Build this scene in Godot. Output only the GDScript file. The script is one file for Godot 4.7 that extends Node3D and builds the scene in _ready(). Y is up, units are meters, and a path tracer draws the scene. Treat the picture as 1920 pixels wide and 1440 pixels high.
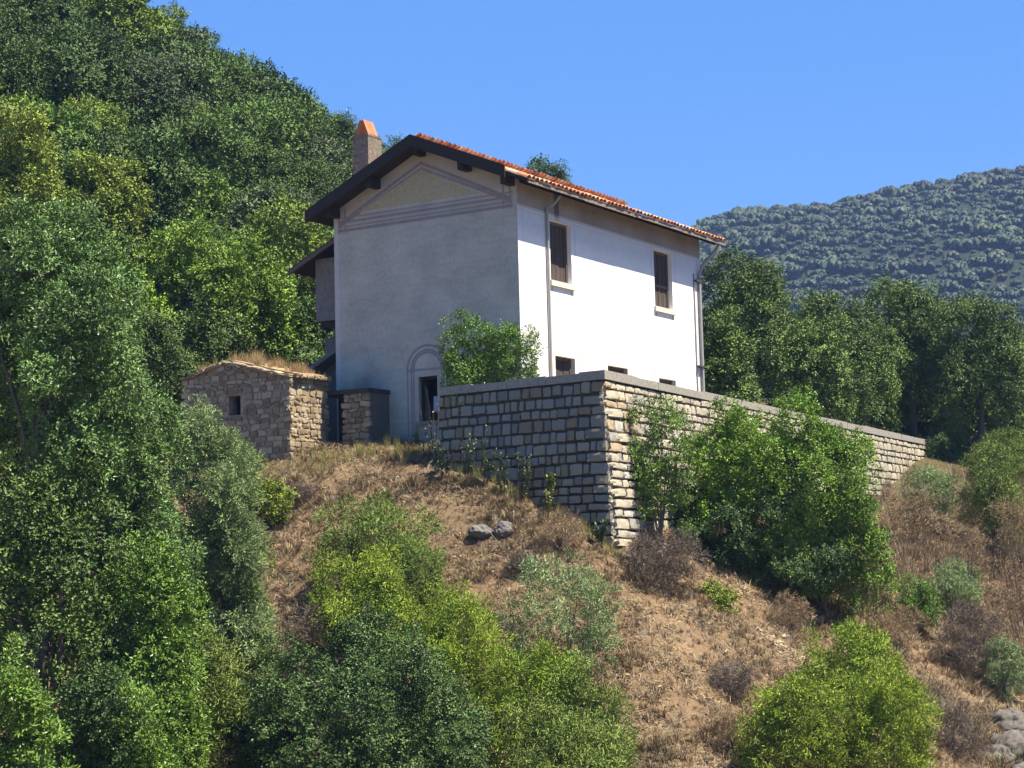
extends Node3D
# An abandoned two-storey house on a wooded Mediterranean hillside. The camera stands at the origin, across a small valley.

const YAW := 0.555923
const HOUSE_AT := Vector3(0.2577, 3.95, -48.968)   # near corner of the house, at ground-floor level
const SUN_ELEVATION := 64.5
const SUN_SIDE := 20.0      # degrees in front of the picture plane, from the right

var M := {}                 # materials
var used := {}              # names taken
var noise := FastNoiseLite.new()
var tps_w := PackedFloat64Array()
var tps_p: Array[Vector3] = []
var clumps := {}
var leaf_mats := {}

# ---------------------------------------------------------------- helpers
func lin(r: float, g: float, b: float) -> Color:
	return Color(r, g, b).linear_to_srgb()

func rng(s: int) -> RandomNumberGenerator:
	var r := RandomNumberGenerator.new()
	r.seed = s * 7919 + 13
	return r

func numbered(n: String) -> String:
	if not used.has(n):
		used[n] = 0
		return n
	used[n] += 1
	return "%s_%03d" % [n, used[n]]

func tag(o: Node3D, label: String, category: String, group := "") -> Node3D:
	o.set_meta("label", label)
	o.set_meta("category", category)
	if group:
		o.set_meta("group", group)
	return o

func thing(called: String, label: String, category: String, at := Vector3.ZERO, turn := 0.0, group := "") -> Node3D:
	var o := Node3D.new()
	o.name = numbered(called)
	add_child(o, true)
	o.position = at
	o.rotation.y = turn
	return tag(o, label, category, group)

func put(called: String, mesh: Mesh, mat: Material, parent: Node3D = null, xf := Transform3D()) -> MeshInstance3D:
	var o := MeshInstance3D.new()
	o.mesh = mesh
	o.material_override = mat
	o.transform = xf
	if parent:
		o.name = called
		parent.add_child(o, true)
	else:
		o.name = numbered(called)
		add_child(o, true)
	return o

func scatter(called: String, mesh: Mesh, mat: Material, xfs: Array, cols: Array, parent: Node3D = null) -> MultiMeshInstance3D:
	var o := MultiMeshInstance3D.new()
	o.multimesh = multi(mesh, xfs, cols)
	o.material_override = mat
	if parent:
		o.name = called
		parent.add_child(o, true)
	else:
		o.name = numbered(called)
		add_child(o, true)
	return o

func multi(mesh: Mesh, xfs: Array, cols: Array) -> MultiMesh:
	var mm := MultiMesh.new()
	mm.transform_format = MultiMesh.TRANSFORM_3D
	mm.use_colors = true
	mm.mesh = mesh
	mm.instance_count = xfs.size()
	for i in xfs.size():
		mm.set_instance_transform(i, xfs[i])
		mm.set_instance_color(i, cols[i] if cols.size() else Color.WHITE)
	return mm

class MB:
	var v := PackedVector3Array()
	var n := PackedVector3Array()
	var c := PackedColorArray()
	var uv := PackedVector2Array()
	var ix := PackedInt32Array()
	# corners run counter-clockwise seen from outside
	func quad(a: Vector3, b: Vector3, d: Vector3, e: Vector3, col := Color.WHITE, uvs := []) -> void:
		var k := v.size()
		var m := (b - a).cross(e - a)
		if m.length_squared() < 1e-12:
			m = (d - b).cross(e - b)
		m = m.normalized()
		v.append_array([a, b, d, e])
		n.append_array([m, m, m, m])
		c.append_array([col, col, col, col])
		if uvs.size():
			uv.append_array(uvs)
		else:
			uv.append_array([Vector2(0, 0), Vector2(1, 0), Vector2(1, 1), Vector2(0, 1)])
		ix.append_array([k, k + 2, k + 1, k, k + 3, k + 2])
	func tri(a: Vector3, b: Vector3, d: Vector3, col := Color.WHITE) -> void:
		var k := v.size()
		var m := (b - a).cross(d - a).normalized()
		v.append_array([a, b, d])
		n.append_array([m, m, m])
		c.append_array([col, col, col])
		uv.append_array([Vector2(0, 0), Vector2(1, 0), Vector2(1, 1)])
		ix.append_array([k, k + 2, k + 1])
	# a box with corner o and edges x, y, z (right-handed)
	func box(o: Vector3, x: Vector3, y: Vector3, z: Vector3, col := Color.WHITE) -> void:
		quad(o, o + y, o + x + y, o + x, col)
		quad(o + z, o + x + z, o + x + y + z, o + y + z, col)
		quad(o, o + z, o + y + z, o + y, col)
		quad(o + x, o + x + y, o + x + y + z, o + x + z, col)
		quad(o, o + x, o + x + z, o + z, col)
		quad(o + y, o + y + z, o + x + y + z, o + x + y, col)
	func bx(lo: Vector3, hi: Vector3, col := Color.WHITE) -> void:
		box(lo, Vector3(hi.x - lo.x, 0, 0), Vector3(0, hi.y - lo.y, 0), Vector3(0, 0, hi.z - lo.z), col)
	# a round bar through points with radii
	func tube(pts: Array, radii: Array, sides := 6, col := Color.WHITE) -> void:
		var start := v.size()
		for i in pts.size():
			var d: Vector3 = (pts[mini(i + 1, pts.size() - 1)] - pts[maxi(i - 1, 0)]).normalized()
			var s := d.cross(Vector3(0.31, 0.2, 0.93)).normalized()
			var t := d.cross(s)
			for j in sides:
				var w := TAU * j / sides
				var o := s * cos(w) + t * sin(w)
				v.append(pts[i] + o * float(radii[i]))
				n.append(o)
				c.append(col)
				uv.append(Vector2(float(j) / sides, i))
		for i in pts.size() - 1:
			for j in sides:
				var a := start + i * sides + j
				var b := start + i * sides + (j + 1) % sides
				ix.append_array([a, a + sides, b, b, a + sides, b + sides])
	func mesh() -> ArrayMesh:
		var arr := []
		arr.resize(Mesh.ARRAY_MAX)
		arr[Mesh.ARRAY_VERTEX] = v
		arr[Mesh.ARRAY_NORMAL] = n
		arr[Mesh.ARRAY_COLOR] = c
		arr[Mesh.ARRAY_TEX_UV] = uv
		arr[Mesh.ARRAY_INDEX] = ix
		var me := ArrayMesh.new()
		me.add_surface_from_arrays(Mesh.PRIMITIVE_TRIANGLES, arr)
		return me

func fnl(freq: float, s: int, oct := 4) -> FastNoiseLite:
	var f := FastNoiseLite.new()
	f.noise_type = FastNoiseLite.TYPE_SIMPLEX_SMOOTH
	f.frequency = freq
	f.seed = s
	f.fractal_octaves = oct
	return f

func flat(col: Color, rough := 0.9) -> StandardMaterial3D:
	var m := StandardMaterial3D.new()
	m.albedo_color = col
	m.roughness = rough
	m.metallic_specular = 0.3
	m.vertex_color_use_as_albedo = true
	return m

# mottled material: a colour ramp over noise, mapped on three planes
func mottled(cols: Array, freq: float, size: float, s: int, world := false, relief := 0.0) -> StandardMaterial3D:
	var m := flat(Color.WHITE)
	var side := 384
	var a := fnl(freq, s, 5).get_seamless_image(side, side)
	var b := fnl(freq * 5.0, s + 5, 3).get_seamless_image(side, side)
	var da := a.get_data()
	var db := b.get_data()
	var bytes := PackedByteArray()
	bytes.resize(side * side * 3)
	var lut: Array[Color] = []
	for i in 256:
		var t := clampf((i / 255.0 - 0.5) * 1.25 + 0.5, 0, 1) * (cols.size() - 1)
		var k := mini(int(t), cols.size() - 2)
		lut.append((cols[k] as Color).lerp(cols[k + 1], t - k))
	for i in side * side:
		var c := lut[clampi(int(da[i] * 0.62 + db[i] * 0.38), 0, 255)]
		bytes[i * 3] = int(clampf(c.r, 0, 1) * 255)
		bytes[i * 3 + 1] = int(clampf(c.g, 0, 1) * 255)
		bytes[i * 3 + 2] = int(clampf(c.b, 0, 1) * 255)
	m.albedo_texture = ImageTexture.create_from_image(Image.create_from_data(side, side, false, Image.FORMAT_RGB8, bytes))
	m.uv1_triplanar = true
	m.uv1_world_triplanar = world
	m.uv1_scale = Vector3.ONE / size
	if relief > 0.0:
		b.bump_map_to_normal_map(relief)
		m.normal_enabled = true
		m.normal_texture = ImageTexture.create_from_image(b)
	return m

func grey_image(img: Image) -> PackedByteArray:
	img.convert(Image.FORMAT_L8)
	return img.get_data()

# ---------------------------------------------------------------- land
func land_points() -> void:
	for p in [
		# the bank below the hut and the terrace
		Vector3(-5.9, 3.55, -49.6), Vector3(-4.8, 4.0, -52.2), Vector3(-2.3, 3.75, -50.2), Vector3(-1.7, 3.0, -46.9), Vector3(2.36, 1.04, -44.1),
		Vector3(-5.5, 2.35, -47.5), Vector3(-6.1, 1.37, -46), Vector3(-3.1, -2.24, -40), Vector3(3.28, -3.6, -36.3), Vector3(-0.59, 1.17, -43.5),
		Vector3(13.85, 3.18, -66), Vector3(12.5, 1.27, -60), Vector3(13, -3.2, -50), Vector3(16.5, 1.0, -62), Vector3(9.5, -0.76, -50), Vector3(7.4, -4.07, -40), Vector3(11.4, -4.5, -44),
		Vector3(7.0, 1.9, -53), Vector3(5.6, -1.3, -44),
		# under the terrace and the house
		Vector3(1.5, 2.5, -47.5), Vector3(4.5, 2.7, -53), Vector3(-3.5, 3.9, -52), Vector3(1, 3.3, -60), Vector3(6, 3.2, -59), Vector3(-4.5, 3.8, -56), Vector3(-9, 4.2, -55),
		# the wooded hillside
		Vector3(-8, 5.6, -59), Vector3(-12, 9, -62), Vector3(-19, 15.5, -70), Vector3(-18, 25.5, -95), Vector3(-8.6, 16.5, -85), Vector3(-30, 28, -80), Vector3(-32, 40, -110),
		Vector3(0, 11.2, -80), Vector3(-10, 19.5, -110), Vector3(-25, 30, -135), Vector3(-5, 19, -140), Vector3(8.8, 5.0, -68), Vector3(19, 5.0, -75), Vector3(30, 3, -80), Vector3(14, 6.5, -95),
		Vector3(32, 4, -110), Vector3(10, 12, -135), Vector3(45, 2, -140), Vector3(-60, 50, -120), Vector3(-60, 30, -80),
		# the left
		Vector3(-8, -3.2, -38), Vector3(-12, -3.5, -34), Vector3(-20, 1, -46), Vector3(-13, 2.6, -51), Vector3(-21, 7, -57), Vector3(-32, 9, -52), Vector3(-40, -3, -26),
		# the valley and the near side
		Vector3(0, -6.4, -33), Vector3(8, -7, -33), Vector3(17, -6, -39), Vector3(24, -3, -50), Vector3(30, -2, -64), Vector3(23, 2, -68), Vector3(50, -5, -60), Vector3(60, -2, -110),
		Vector3(-15, -7, -24), Vector3(0, -8, -24), Vector3(15, -8.5, -24), Vector3(0, -6, -12), Vector3(0, -1.7, 0), Vector3(-22, -2, 0), Vector3(22, -2, 0), Vector3(0, -1.6, 14), Vector3(40, -8, -28), Vector3(60, -3, 10), Vector3(-60, -1, 10)]:
		tps_p.append(p)
	var n := tps_p.size()
	var w := n + 3
	var a: Array[PackedFloat64Array] = []
	for i in w:
		var row := PackedFloat64Array()
		row.resize(w + 1)
		if i < n:
			for j in n:
				row[j] = kernel(tps_p[i].x - tps_p[j].x, tps_p[i].z - tps_p[j].z)
			row[i] += 6.0     # a little smoothing
			row[n] = 1.0
			row[n + 1] = tps_p[i].x
			row[n + 2] = tps_p[i].z
			row[w] = tps_p[i].y
		else:
			for j in n:
				row[j] = 1.0 if i == n else tps_p[j].x if i == n + 1 else tps_p[j].z
		a.append(row)
	for k in w:
		var best := k
		for i in range(k + 1, w):
			if absf(a[i][k]) > absf(a[best][k]):
				best = i
		var t := a[k]
		a[k] = a[best]
		a[best] = t
		for i in range(k + 1, w):
			var f := a[i][k] / a[k][k]
			if f != 0.0:
				for j in range(k, w + 1):
					a[i][j] -= f * a[k][j]
	tps_w.resize(w)
	for k in range(w - 1, -1, -1):
		var s := a[k][w]
		for j in range(k + 1, w):
			s -= a[k][j] * tps_w[j]
		tps_w[k] = s / a[k][k]

func kernel(dx: float, dz: float) -> float:
	var r2 := dx * dx + dz * dz
	return 0.0 if r2 < 1e-9 else 0.5 * r2 * log(r2)

func smooth_land(x: float, z: float) -> float:
	var n := tps_p.size()
	var y := tps_w[n] + tps_w[n + 1] * x + tps_w[n + 2] * z
	for i in n:
		var dx := x - tps_p[i].x
		var dz := z - tps_p[i].z
		var r2 := dx * dx + dz * dz
		if r2 > 1e-9:
			y += tps_w[i] * 0.5 * r2 * log(r2)
	return y

func land(x: float, z: float) -> float:
	return smooth_land(x, z) + 0.16 * noise.get_noise_2d(x * 45.0, z * 45.0) + 0.07 * noise.get_noise_2d(x * 190.0, z * 190.0)

func far_land(x: float, z: float) -> float:
	var d := -z
	# the high wooded ridge on the right, its crest some 700 m away
	var crest := 130.5 + (0.15 if x > 79.0 else 0.5) * (x - 79.0) - 0.00012 * pow(maxf(x - 79.0, 0.0), 2.0)
	var up := smoothstep(230.0, 700.0, d)
	var back := 1.0 - 0.5 * smoothstep(720.0, 1100.0, d)
	var right := crest * (0.75 * up + 0.25 * up * up) * back * smoothstep(-330.0, 20.0, x) * (1.0 - 0.8 * smoothstep(420.0, 900.0, x))
	right += 3.0 * noise.get_noise_2d(x * 0.9, z * 0.9) * up
	# the ridge on the left, some 260 m away
	var lx := 70.0 - 0.5 * (x + 31.6) if x > -31.6 else 70.0 + 0.42 * (-31.6 - x)
	lx = clampf(lx, 0.0, 130.0)
	var left := lx * smoothstep(105.0, 258.0, d) * (1.0 - 0.6 * smoothstep(265.0, 500.0, d)) * (1.0 - smoothstep(10.0, 90.0, x)) - 5.0
	left += 3.0 * noise.get_noise_2d(x * 2.5, z * 2.5) * smoothstep(120.0, 200.0, d)
	return maxf(maxf(left, right), -8.0)

func build_land() -> void:
	var mb := MB.new()
	var xs := PackedFloat64Array()
	var zs := PackedFloat64Array()
	var x := -72.0
	while x <= 74.0:
		xs.append(x)
		x += 0.55 if x > -16.0 and x < 18.0 else 1.6
	var z := 18.0
	while z >= -152.0:
		zs.append(z)
		z -= 0.55 if z < -33.0 and z > -64.0 else 1.6
	var nx := xs.size()
	var nz := zs.size()
	var big := fnl(0.22, 41, 4)
	for j in nz:
		for i in nx:
			mb.v.append(Vector3(xs[i], land(xs[i], zs[j]), zs[j]))
			mb.uv.append(Vector2(xs[i], zs[j]))
			var t := clampf(0.5 + 0.9 * big.get_noise_2d(xs[i], zs[j]), 0, 1)
			var far := smoothstep(-57.0, -64.0, zs[j])
			var c := Color(0.72, 0.68, 0.64).lerp(Color(1.15, 1.08, 0.98), t)
			mb.c.append(c.lerp(Color(0.35, 0.42, 0.25), far * 0.85))
	mb.n.resize(mb.v.size())
	for j in nz:
		for i in nx:
			var l := mb.v[j * nx + maxi(i - 1, 0)]
			var r := mb.v[j * nx + mini(i + 1, nx - 1)]
			var f := mb.v[maxi(j - 1, 0) * nx + i]
			var b := mb.v[mini(j + 1, nz - 1) * nx + i]
			mb.n[j * nx + i] = (r - l).cross(b - f).normalized()
			if i < nx - 1 and j < nz - 1:
				var k := j * nx + i
				mb.ix.append_array([k, k + nx, k + 1, k + 1, k + nx, k + nx + 1])
	var o := put("ground", mb.mesh(), M.dirt)
	o.set_meta("kind", "structure")
	# the far hills
	mb = MB.new()
	nx = 150
	nz = 95
	for j in nz:
		for i in nx:
			var px := -900.0 + i * 13.0
			var pz := 40.0 - j * 14.0
			var y := far_land(px, pz)
			var inside := smoothstep(-85.0, -66.0, px) * (1.0 - smoothstep(66.0, 85.0, px)) * smoothstep(-165.0, -146.0, pz) * (1.0 - smoothstep(10.0, 30.0, pz))
			mb.v.append(Vector3(px, y - 40.0 * inside, pz))
			mb.uv.append(Vector2(px, pz))
			mb.c.append(Color(1, 1, 1))
	mb.n.resize(mb.v.size())
	for j in nz:
		for i in nx:
			var l := mb.v[j * nx + maxi(i - 1, 0)]
			var r := mb.v[j * nx + mini(i + 1, nx - 1)]
			var f := mb.v[maxi(j - 1, 0) * nx + i]
			var b := mb.v[mini(j + 1, nz - 1) * nx + i]
			mb.n[j * nx + i] = (r - l).cross(b - f).normalized()
			if i < nx - 1 and j < nz - 1:
				var k := j * nx + i
				mb.ix.append_array([k, k + nx, k + 1, k + 1, k + nx, k + nx + 1])
	o = put("hills", mb.mesh(), M.hill)
	o.set_meta("kind", "structure")

# ---------------------------------------------------------------- plants
# kind: [leaves, leaf length, leaf width, twigs] in units of the clump's radius
const LEAF := {
	"medium": [92, 0.29, 0.105, 9], "round": [110, 0.19, 0.125, 9], "large": [92, 0.27, 0.135, 9], "fine": [96, 0.34, 0.07, 12], "wisp": [46, 0.42, 0.045, 9], "far": [64, 0.29, 0.19, 9], "twig": [44, 0.55, 0.022, 12],
}

func clump(kind: String, s: int) -> ArrayMesh:
	var key := kind + str(s)
	if clumps.has(key):
		return clumps[key]
	var r := rng(s + kind.hash() % 1000)
	var mb := MB.new()
	var k: Array = LEAF[kind]
	var dirs: Array[Vector3] = []
	for i in int(k[3]):
		var d := Vector3(r.randfn(), r.randfn() * 0.8 + 0.55, r.randfn()).normalized()
		dirs.append(d)
	for i in int(k[0]):
		var d := dirs[i % dirs.size()]
		var t := r.randf_range(0.25, 0.88)
		var p := d * t + Vector3(r.randfn(), r.randfn(), r.randfn()) * 0.10
		var f := (d * 0.9 + Vector3(r.randfn(), r.randfn(), r.randfn()) * 0.55).normalized()
		var up := (Vector3(0, 1, 0) + p * 0.5 + Vector3(r.randfn(), r.randfn(), r.randfn()) * 0.42).normalized()
		var sd := f.cross(up).normalized()
		up = sd.cross(f)
		var ln: float = k[1] * r.randf_range(0.65, 1.2)
		var w: float = k[2] * r.randf_range(0.75, 1.2) * 0.5
		var fold := up * w * r.randf_range(0.1, 0.5)
		var a := p
		var b := p + f * ln * 0.5 + sd * w + fold
		var c := p + f * ln - up * ln * 0.12
		var e := p + f * ln * 0.5 - sd * w + fold
		var g := r.randf_range(0.7, 1.25)
		var col := Color(g * r.randf_range(0.9, 1.12), g, g * r.randf_range(0.85, 1.1))
		mb.tri(a, b, c, col)
		mb.tri(a, c, e, col)
	var m := mb.mesh()
	clumps[key] = m
	return m

# species: leaf kind, clump radius, density, lobe count, lobe size, tones (linear leaf colours)
var SPECIES := {}

func species() -> void:
	SPECIES = {
		"olive": {"leaf": "medium", "clump": 0.27, "dens": 1.75, "lobes": 30, "lobe": 0.31, "tones": [lin(0.08, 0.15, 0.035), lin(0.165, 0.27, 0.08)], "gloss": 0.42},
		"oak": {"leaf": "round", "clump": 0.3672, "dens": 1.75, "lobes": 26, "lobe": 0.34, "tones": [lin(0.05, 0.092, 0.018), lin(0.145, 0.22, 0.045)], "gloss": 0.5},
		"laurel": {"leaf": "medium", "clump": 0.2592, "dens": 1.7, "lobes": 28, "lobe": 0.3, "tones": [lin(0.085, 0.165, 0.022), lin(0.175, 0.29, 0.045)], "gloss": 0.4},
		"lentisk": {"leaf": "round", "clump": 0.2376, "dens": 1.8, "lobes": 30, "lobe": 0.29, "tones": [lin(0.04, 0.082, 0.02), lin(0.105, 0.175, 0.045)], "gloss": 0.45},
		"silver": {"leaf": "fine", "clump": 0.26, "dens": 2.0, "lobes": 34, "lobe": 0.25, "tones": [lin(0.17, 0.235, 0.085), lin(0.29, 0.37, 0.17)], "gloss": 0.7},
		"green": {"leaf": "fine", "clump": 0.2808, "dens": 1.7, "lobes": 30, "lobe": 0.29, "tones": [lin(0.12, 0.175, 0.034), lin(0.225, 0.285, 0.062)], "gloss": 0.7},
		"broom": {"leaf": "fine", "clump": 0.27, "dens": 1.75, "lobes": 30, "lobe": 0.29, "tones": [lin(0.15, 0.215, 0.022), lin(0.28, 0.37, 0.038)], "gloss": 0.7},
		"bright": {"leaf": "large", "clump": 0.3888, "dens": 1.75, "lobes": 26, "lobe": 0.33, "tones": [lin(0.1, 0.18, 0.018), lin(0.2, 0.305, 0.032)], "gloss": 0.5},
		"mastic": {"leaf": "medium", "clump": 0.27, "dens": 1.85, "lobes": 32, "lobe": 0.3, "tones": [lin(0.11, 0.2, 0.02), lin(0.23, 0.37, 0.042)], "gloss": 0.45},
		"midtree": {"leaf": "large", "clump": 0.3888, "dens": 1.75, "lobes": 28, "lobe": 0.31, "tones": [lin(0.08, 0.14, 0.026), lin(0.175, 0.255, 0.052)], "gloss": 0.6},
		"yellow": {"leaf": "large", "clump": 0.3888, "dens": 1.75, "lobes": 24, "lobe": 0.33, "tones": [lin(0.14, 0.19, 0.025), lin(0.24, 0.3, 0.04)], "gloss": 0.6},
		"dry": {"leaf": "wisp", "clump": 0.28, "dens": 1.8, "lobes": 26, "lobe": 0.3, "tones": [lin(0.22, 0.155, 0.09), lin(0.4, 0.31, 0.19)], "gloss": 0.9},
		"drytwig": {"leaf": "twig", "clump": 0.3, "dens": 2.6, "lobes": 26, "lobe": 0.3, "tones": [lin(0.13, 0.105, 0.085), lin(0.26, 0.21, 0.165)], "gloss": 0.9},
		"hill": {"leaf": "far", "clump": 0.2, "dens": 2.0, "lobes": 20, "lobe": 0.36, "tones": [lin(0.05, 0.09, 0.02), lin(0.1, 0.15, 0.04)], "gloss": 0.6},
	}

func leaf_material(sp: String) -> StandardMaterial3D:
	if leaf_mats.has(sp):
		return leaf_mats[sp]
	var m := StandardMaterial3D.new()
	m.resource_name = sp + "_leaf"
	m.albedo_color = Color.WHITE
	m.vertex_color_use_as_albedo = true
	m.roughness = SPECIES[sp].gloss
	m.metallic_specular = 0.35
	m.cull_mode = BaseMaterial3D.CULL_DISABLED
	if sp != "drytwig":
		m.backlight = Color(0.42, 0.48, 0.2)
	leaf_mats[sp] = m
	return m

# leaf clumps over the lobes of a crown, in the crown's own frame; returns [transforms, colours, lobe centres]
func crown_points(rad: Vector3, sp: Dictionary, dens: float, s: int, bushy := false) -> Array:
	var r := rng(s)
	rad *= 0.91      # lobes and stray sprigs reach past this
	var xfs := []
	var cols := []
	var tips: Array[Vector3] = []
	var mean := (rad.x + rad.y + rad.z) / 3.0
	var cs: float = sp.clump * clampf(0.35 + mean * 0.6, 0.4, 1.0)
	var n := int(sp.lobes)
	var t0: Color = (sp.tones[0] as Color).srgb_to_linear()
	var t1: Color = (sp.tones[1] as Color).srgb_to_linear()
	for i in n:
		var y := 1.0 - (1.9 if bushy else 1.75) * (i + 0.5) / n
		var ang := i * 2.39996 + r.randf_range(-0.5, 0.5)
		var h := sqrt(maxf(0.0, 1.0 - y * y))
		if bushy and y < 0.0:
			h = lerpf(h, 0.85, 0.75)
		var dir := Vector3(h * cos(ang), y, h * sin(ang))
		var rl: float = mean * sp.lobe * r.randf_range(0.55, 1.35)
		var reach := r.randf_range(0.58, 0.95) if i % 3 else r.randf_range(0.4, 0.75)
		if i % 7 == 6:
			reach *= 0.5
		var c := Vector3(dir.x * rad.x, dir.y * rad.y, dir.z * rad.z) * reach
		var sq := Vector3(clampf(rad.x / mean, 0.6, 1.5), clampf(rad.y / mean, 0.6, 1.5), clampf(rad.z / mean, 0.6, 1.5))
		tips.append(c)
		var tone := r.randf()
		var m := maxi(4, int(sp.dens * dens * 4.0 * PI * rl * rl / (PI * cs * cs)))
		for k in m:
			var d := Vector3(r.randfn(), r.randfn(), r.randfn()).normalized()
			if d.dot(dir) < -0.3 or d.y < -0.3:
				d = -d
			var p := c + d * sq * rl * ((0.55 + 0.5 * sqrt(r.randf())) if k % 9 else r.randf_range(1.0, 1.35))
			var up := (d + Vector3(0, 0.45, 0) + Vector3(r.randfn(), r.randfn(), r.randfn()) * 0.25).normalized()
			var q := Basis(Quaternion(Vector3(0, 1, 0), up)) * Basis(Vector3(0, 1, 0), r.randf() * TAU)
			xfs.append(Transform3D(q.scaled(Vector3.ONE * cs * r.randf_range(0.7, 1.35)), p))
			var f := clampf(tone * 0.6 + r.randf() * 0.55 - 0.08, 0, 1)
			var gl := r.randf_range(0.72, 1.28)
			cols.append(Color(lerpf(t0.r, t1.r, f) * gl, lerpf(t0.g, t1.g, f) * gl, lerpf(t0.b, t1.b, f) * gl))
	return [xfs, cols, tips]

func trunk_mesh(foot: Vector3, centre: Vector3, tips: Array[Vector3], width: float, s: int, many := 7, fork_at := 0.62) -> ArrayMesh:
	var r := rng(s)
	var mb := MB.new()
	var fork := foot.lerp(centre, fork_at)
	var mid := foot.lerp(fork, 0.5) + Vector3(r.randf_range(-1, 1), 0, r.randf_range(-1, 1)) * width
	mb.tube([foot - Vector3(0, 0.3, 0), mid, fork], [width, width * 0.8, width * 0.62], 7)
	for i in mini(many, tips.size()):
		var t: Vector3 = centre + tips[(i * 3) % tips.size()] * 0.9
		var b := fork.lerp(t, 0.5) + Vector3(r.randfn(), r.randfn(), r.randfn()) * width * 1.2
		mb.tube([fork, b, t], [width * 0.5, width * 0.32, width * 0.1], 5)
	return mb.mesh()

# a plant with its crown centred at c
func plant(row: Array, s: int) -> void:
	var sp: Dictionary = SPECIES[row[1]]
	var c := Vector3(row[5], row[6], row[7])
	var rad := Vector3(row[8], row[9], row[10])
	var shrub: bool = row[2] == "shrub"
	var ground := land(c.x, c.z)
	if row[0] == "oleander_shrub":
		ground = 3.95
	var low := c.y - rad.y
	if ground < low + 0.3:      # the foliage reaches down to the ground
		var high := c.y + rad.y
		low = maxf(ground - 0.1, low - (4.5 if shrub else 1.2 if c.z > -50.0 else 2.5))
		rad.y = (high - low) * 0.5
		c.y = (high + low) * 0.5
	var foot := Vector3(c.x, minf(ground, c.y - rad.y * 0.3), c.z)
	var o := thing(row[0], row[3], row[2], foot, 0.0, row[4])
	var pts := crown_points(rad, sp, row[11], s, shrub)
	var centre := c - foot
	var xfs := []
	for x: Transform3D in pts[0]:
		x.origin += centre
		xfs.append(x)
	scatter("foliage" if shrub else "crown", clump(sp.leaf, s % 3), leaf_material(row[1]), xfs, pts[1], o).set_meta("kind", "stuff")
	put("stem" if shrub else "trunk", trunk_mesh(Vector3.ZERO, centre, pts[2], clampf(rad.y * 0.05, 0.03, 0.2) * (0.5 if shrub else 1.0), s, 12 if shrub else 7, 0.08 if shrub else 0.62), M.bark, o)

func bake(src: ArrayMesh, xfs: Array, cols: Array) -> ArrayMesh:
	var arr := src.surface_get_arrays(0)
	var v: PackedVector3Array = arr[Mesh.ARRAY_VERTEX]
	var n: PackedVector3Array = arr[Mesh.ARRAY_NORMAL]
	var c: PackedColorArray = arr[Mesh.ARRAY_COLOR]
	var ix: PackedInt32Array = arr[Mesh.ARRAY_INDEX]
	var mb := MB.new()
	for i in xfs.size():
		var xf: Transform3D = xfs[i]
		var k := mb.v.size()
		mb.v.append_array(xf * v)
		mb.n.append_array(Transform3D(xf.basis.orthonormalized(), Vector3.ZERO) * n)
		for q in c:
			mb.c.append(q * (cols[i] as Color))
		for q in ix:
			mb.ix.append(k + q)
	mb.uv.resize(mb.v.size())
	return mb.mesh()

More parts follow.
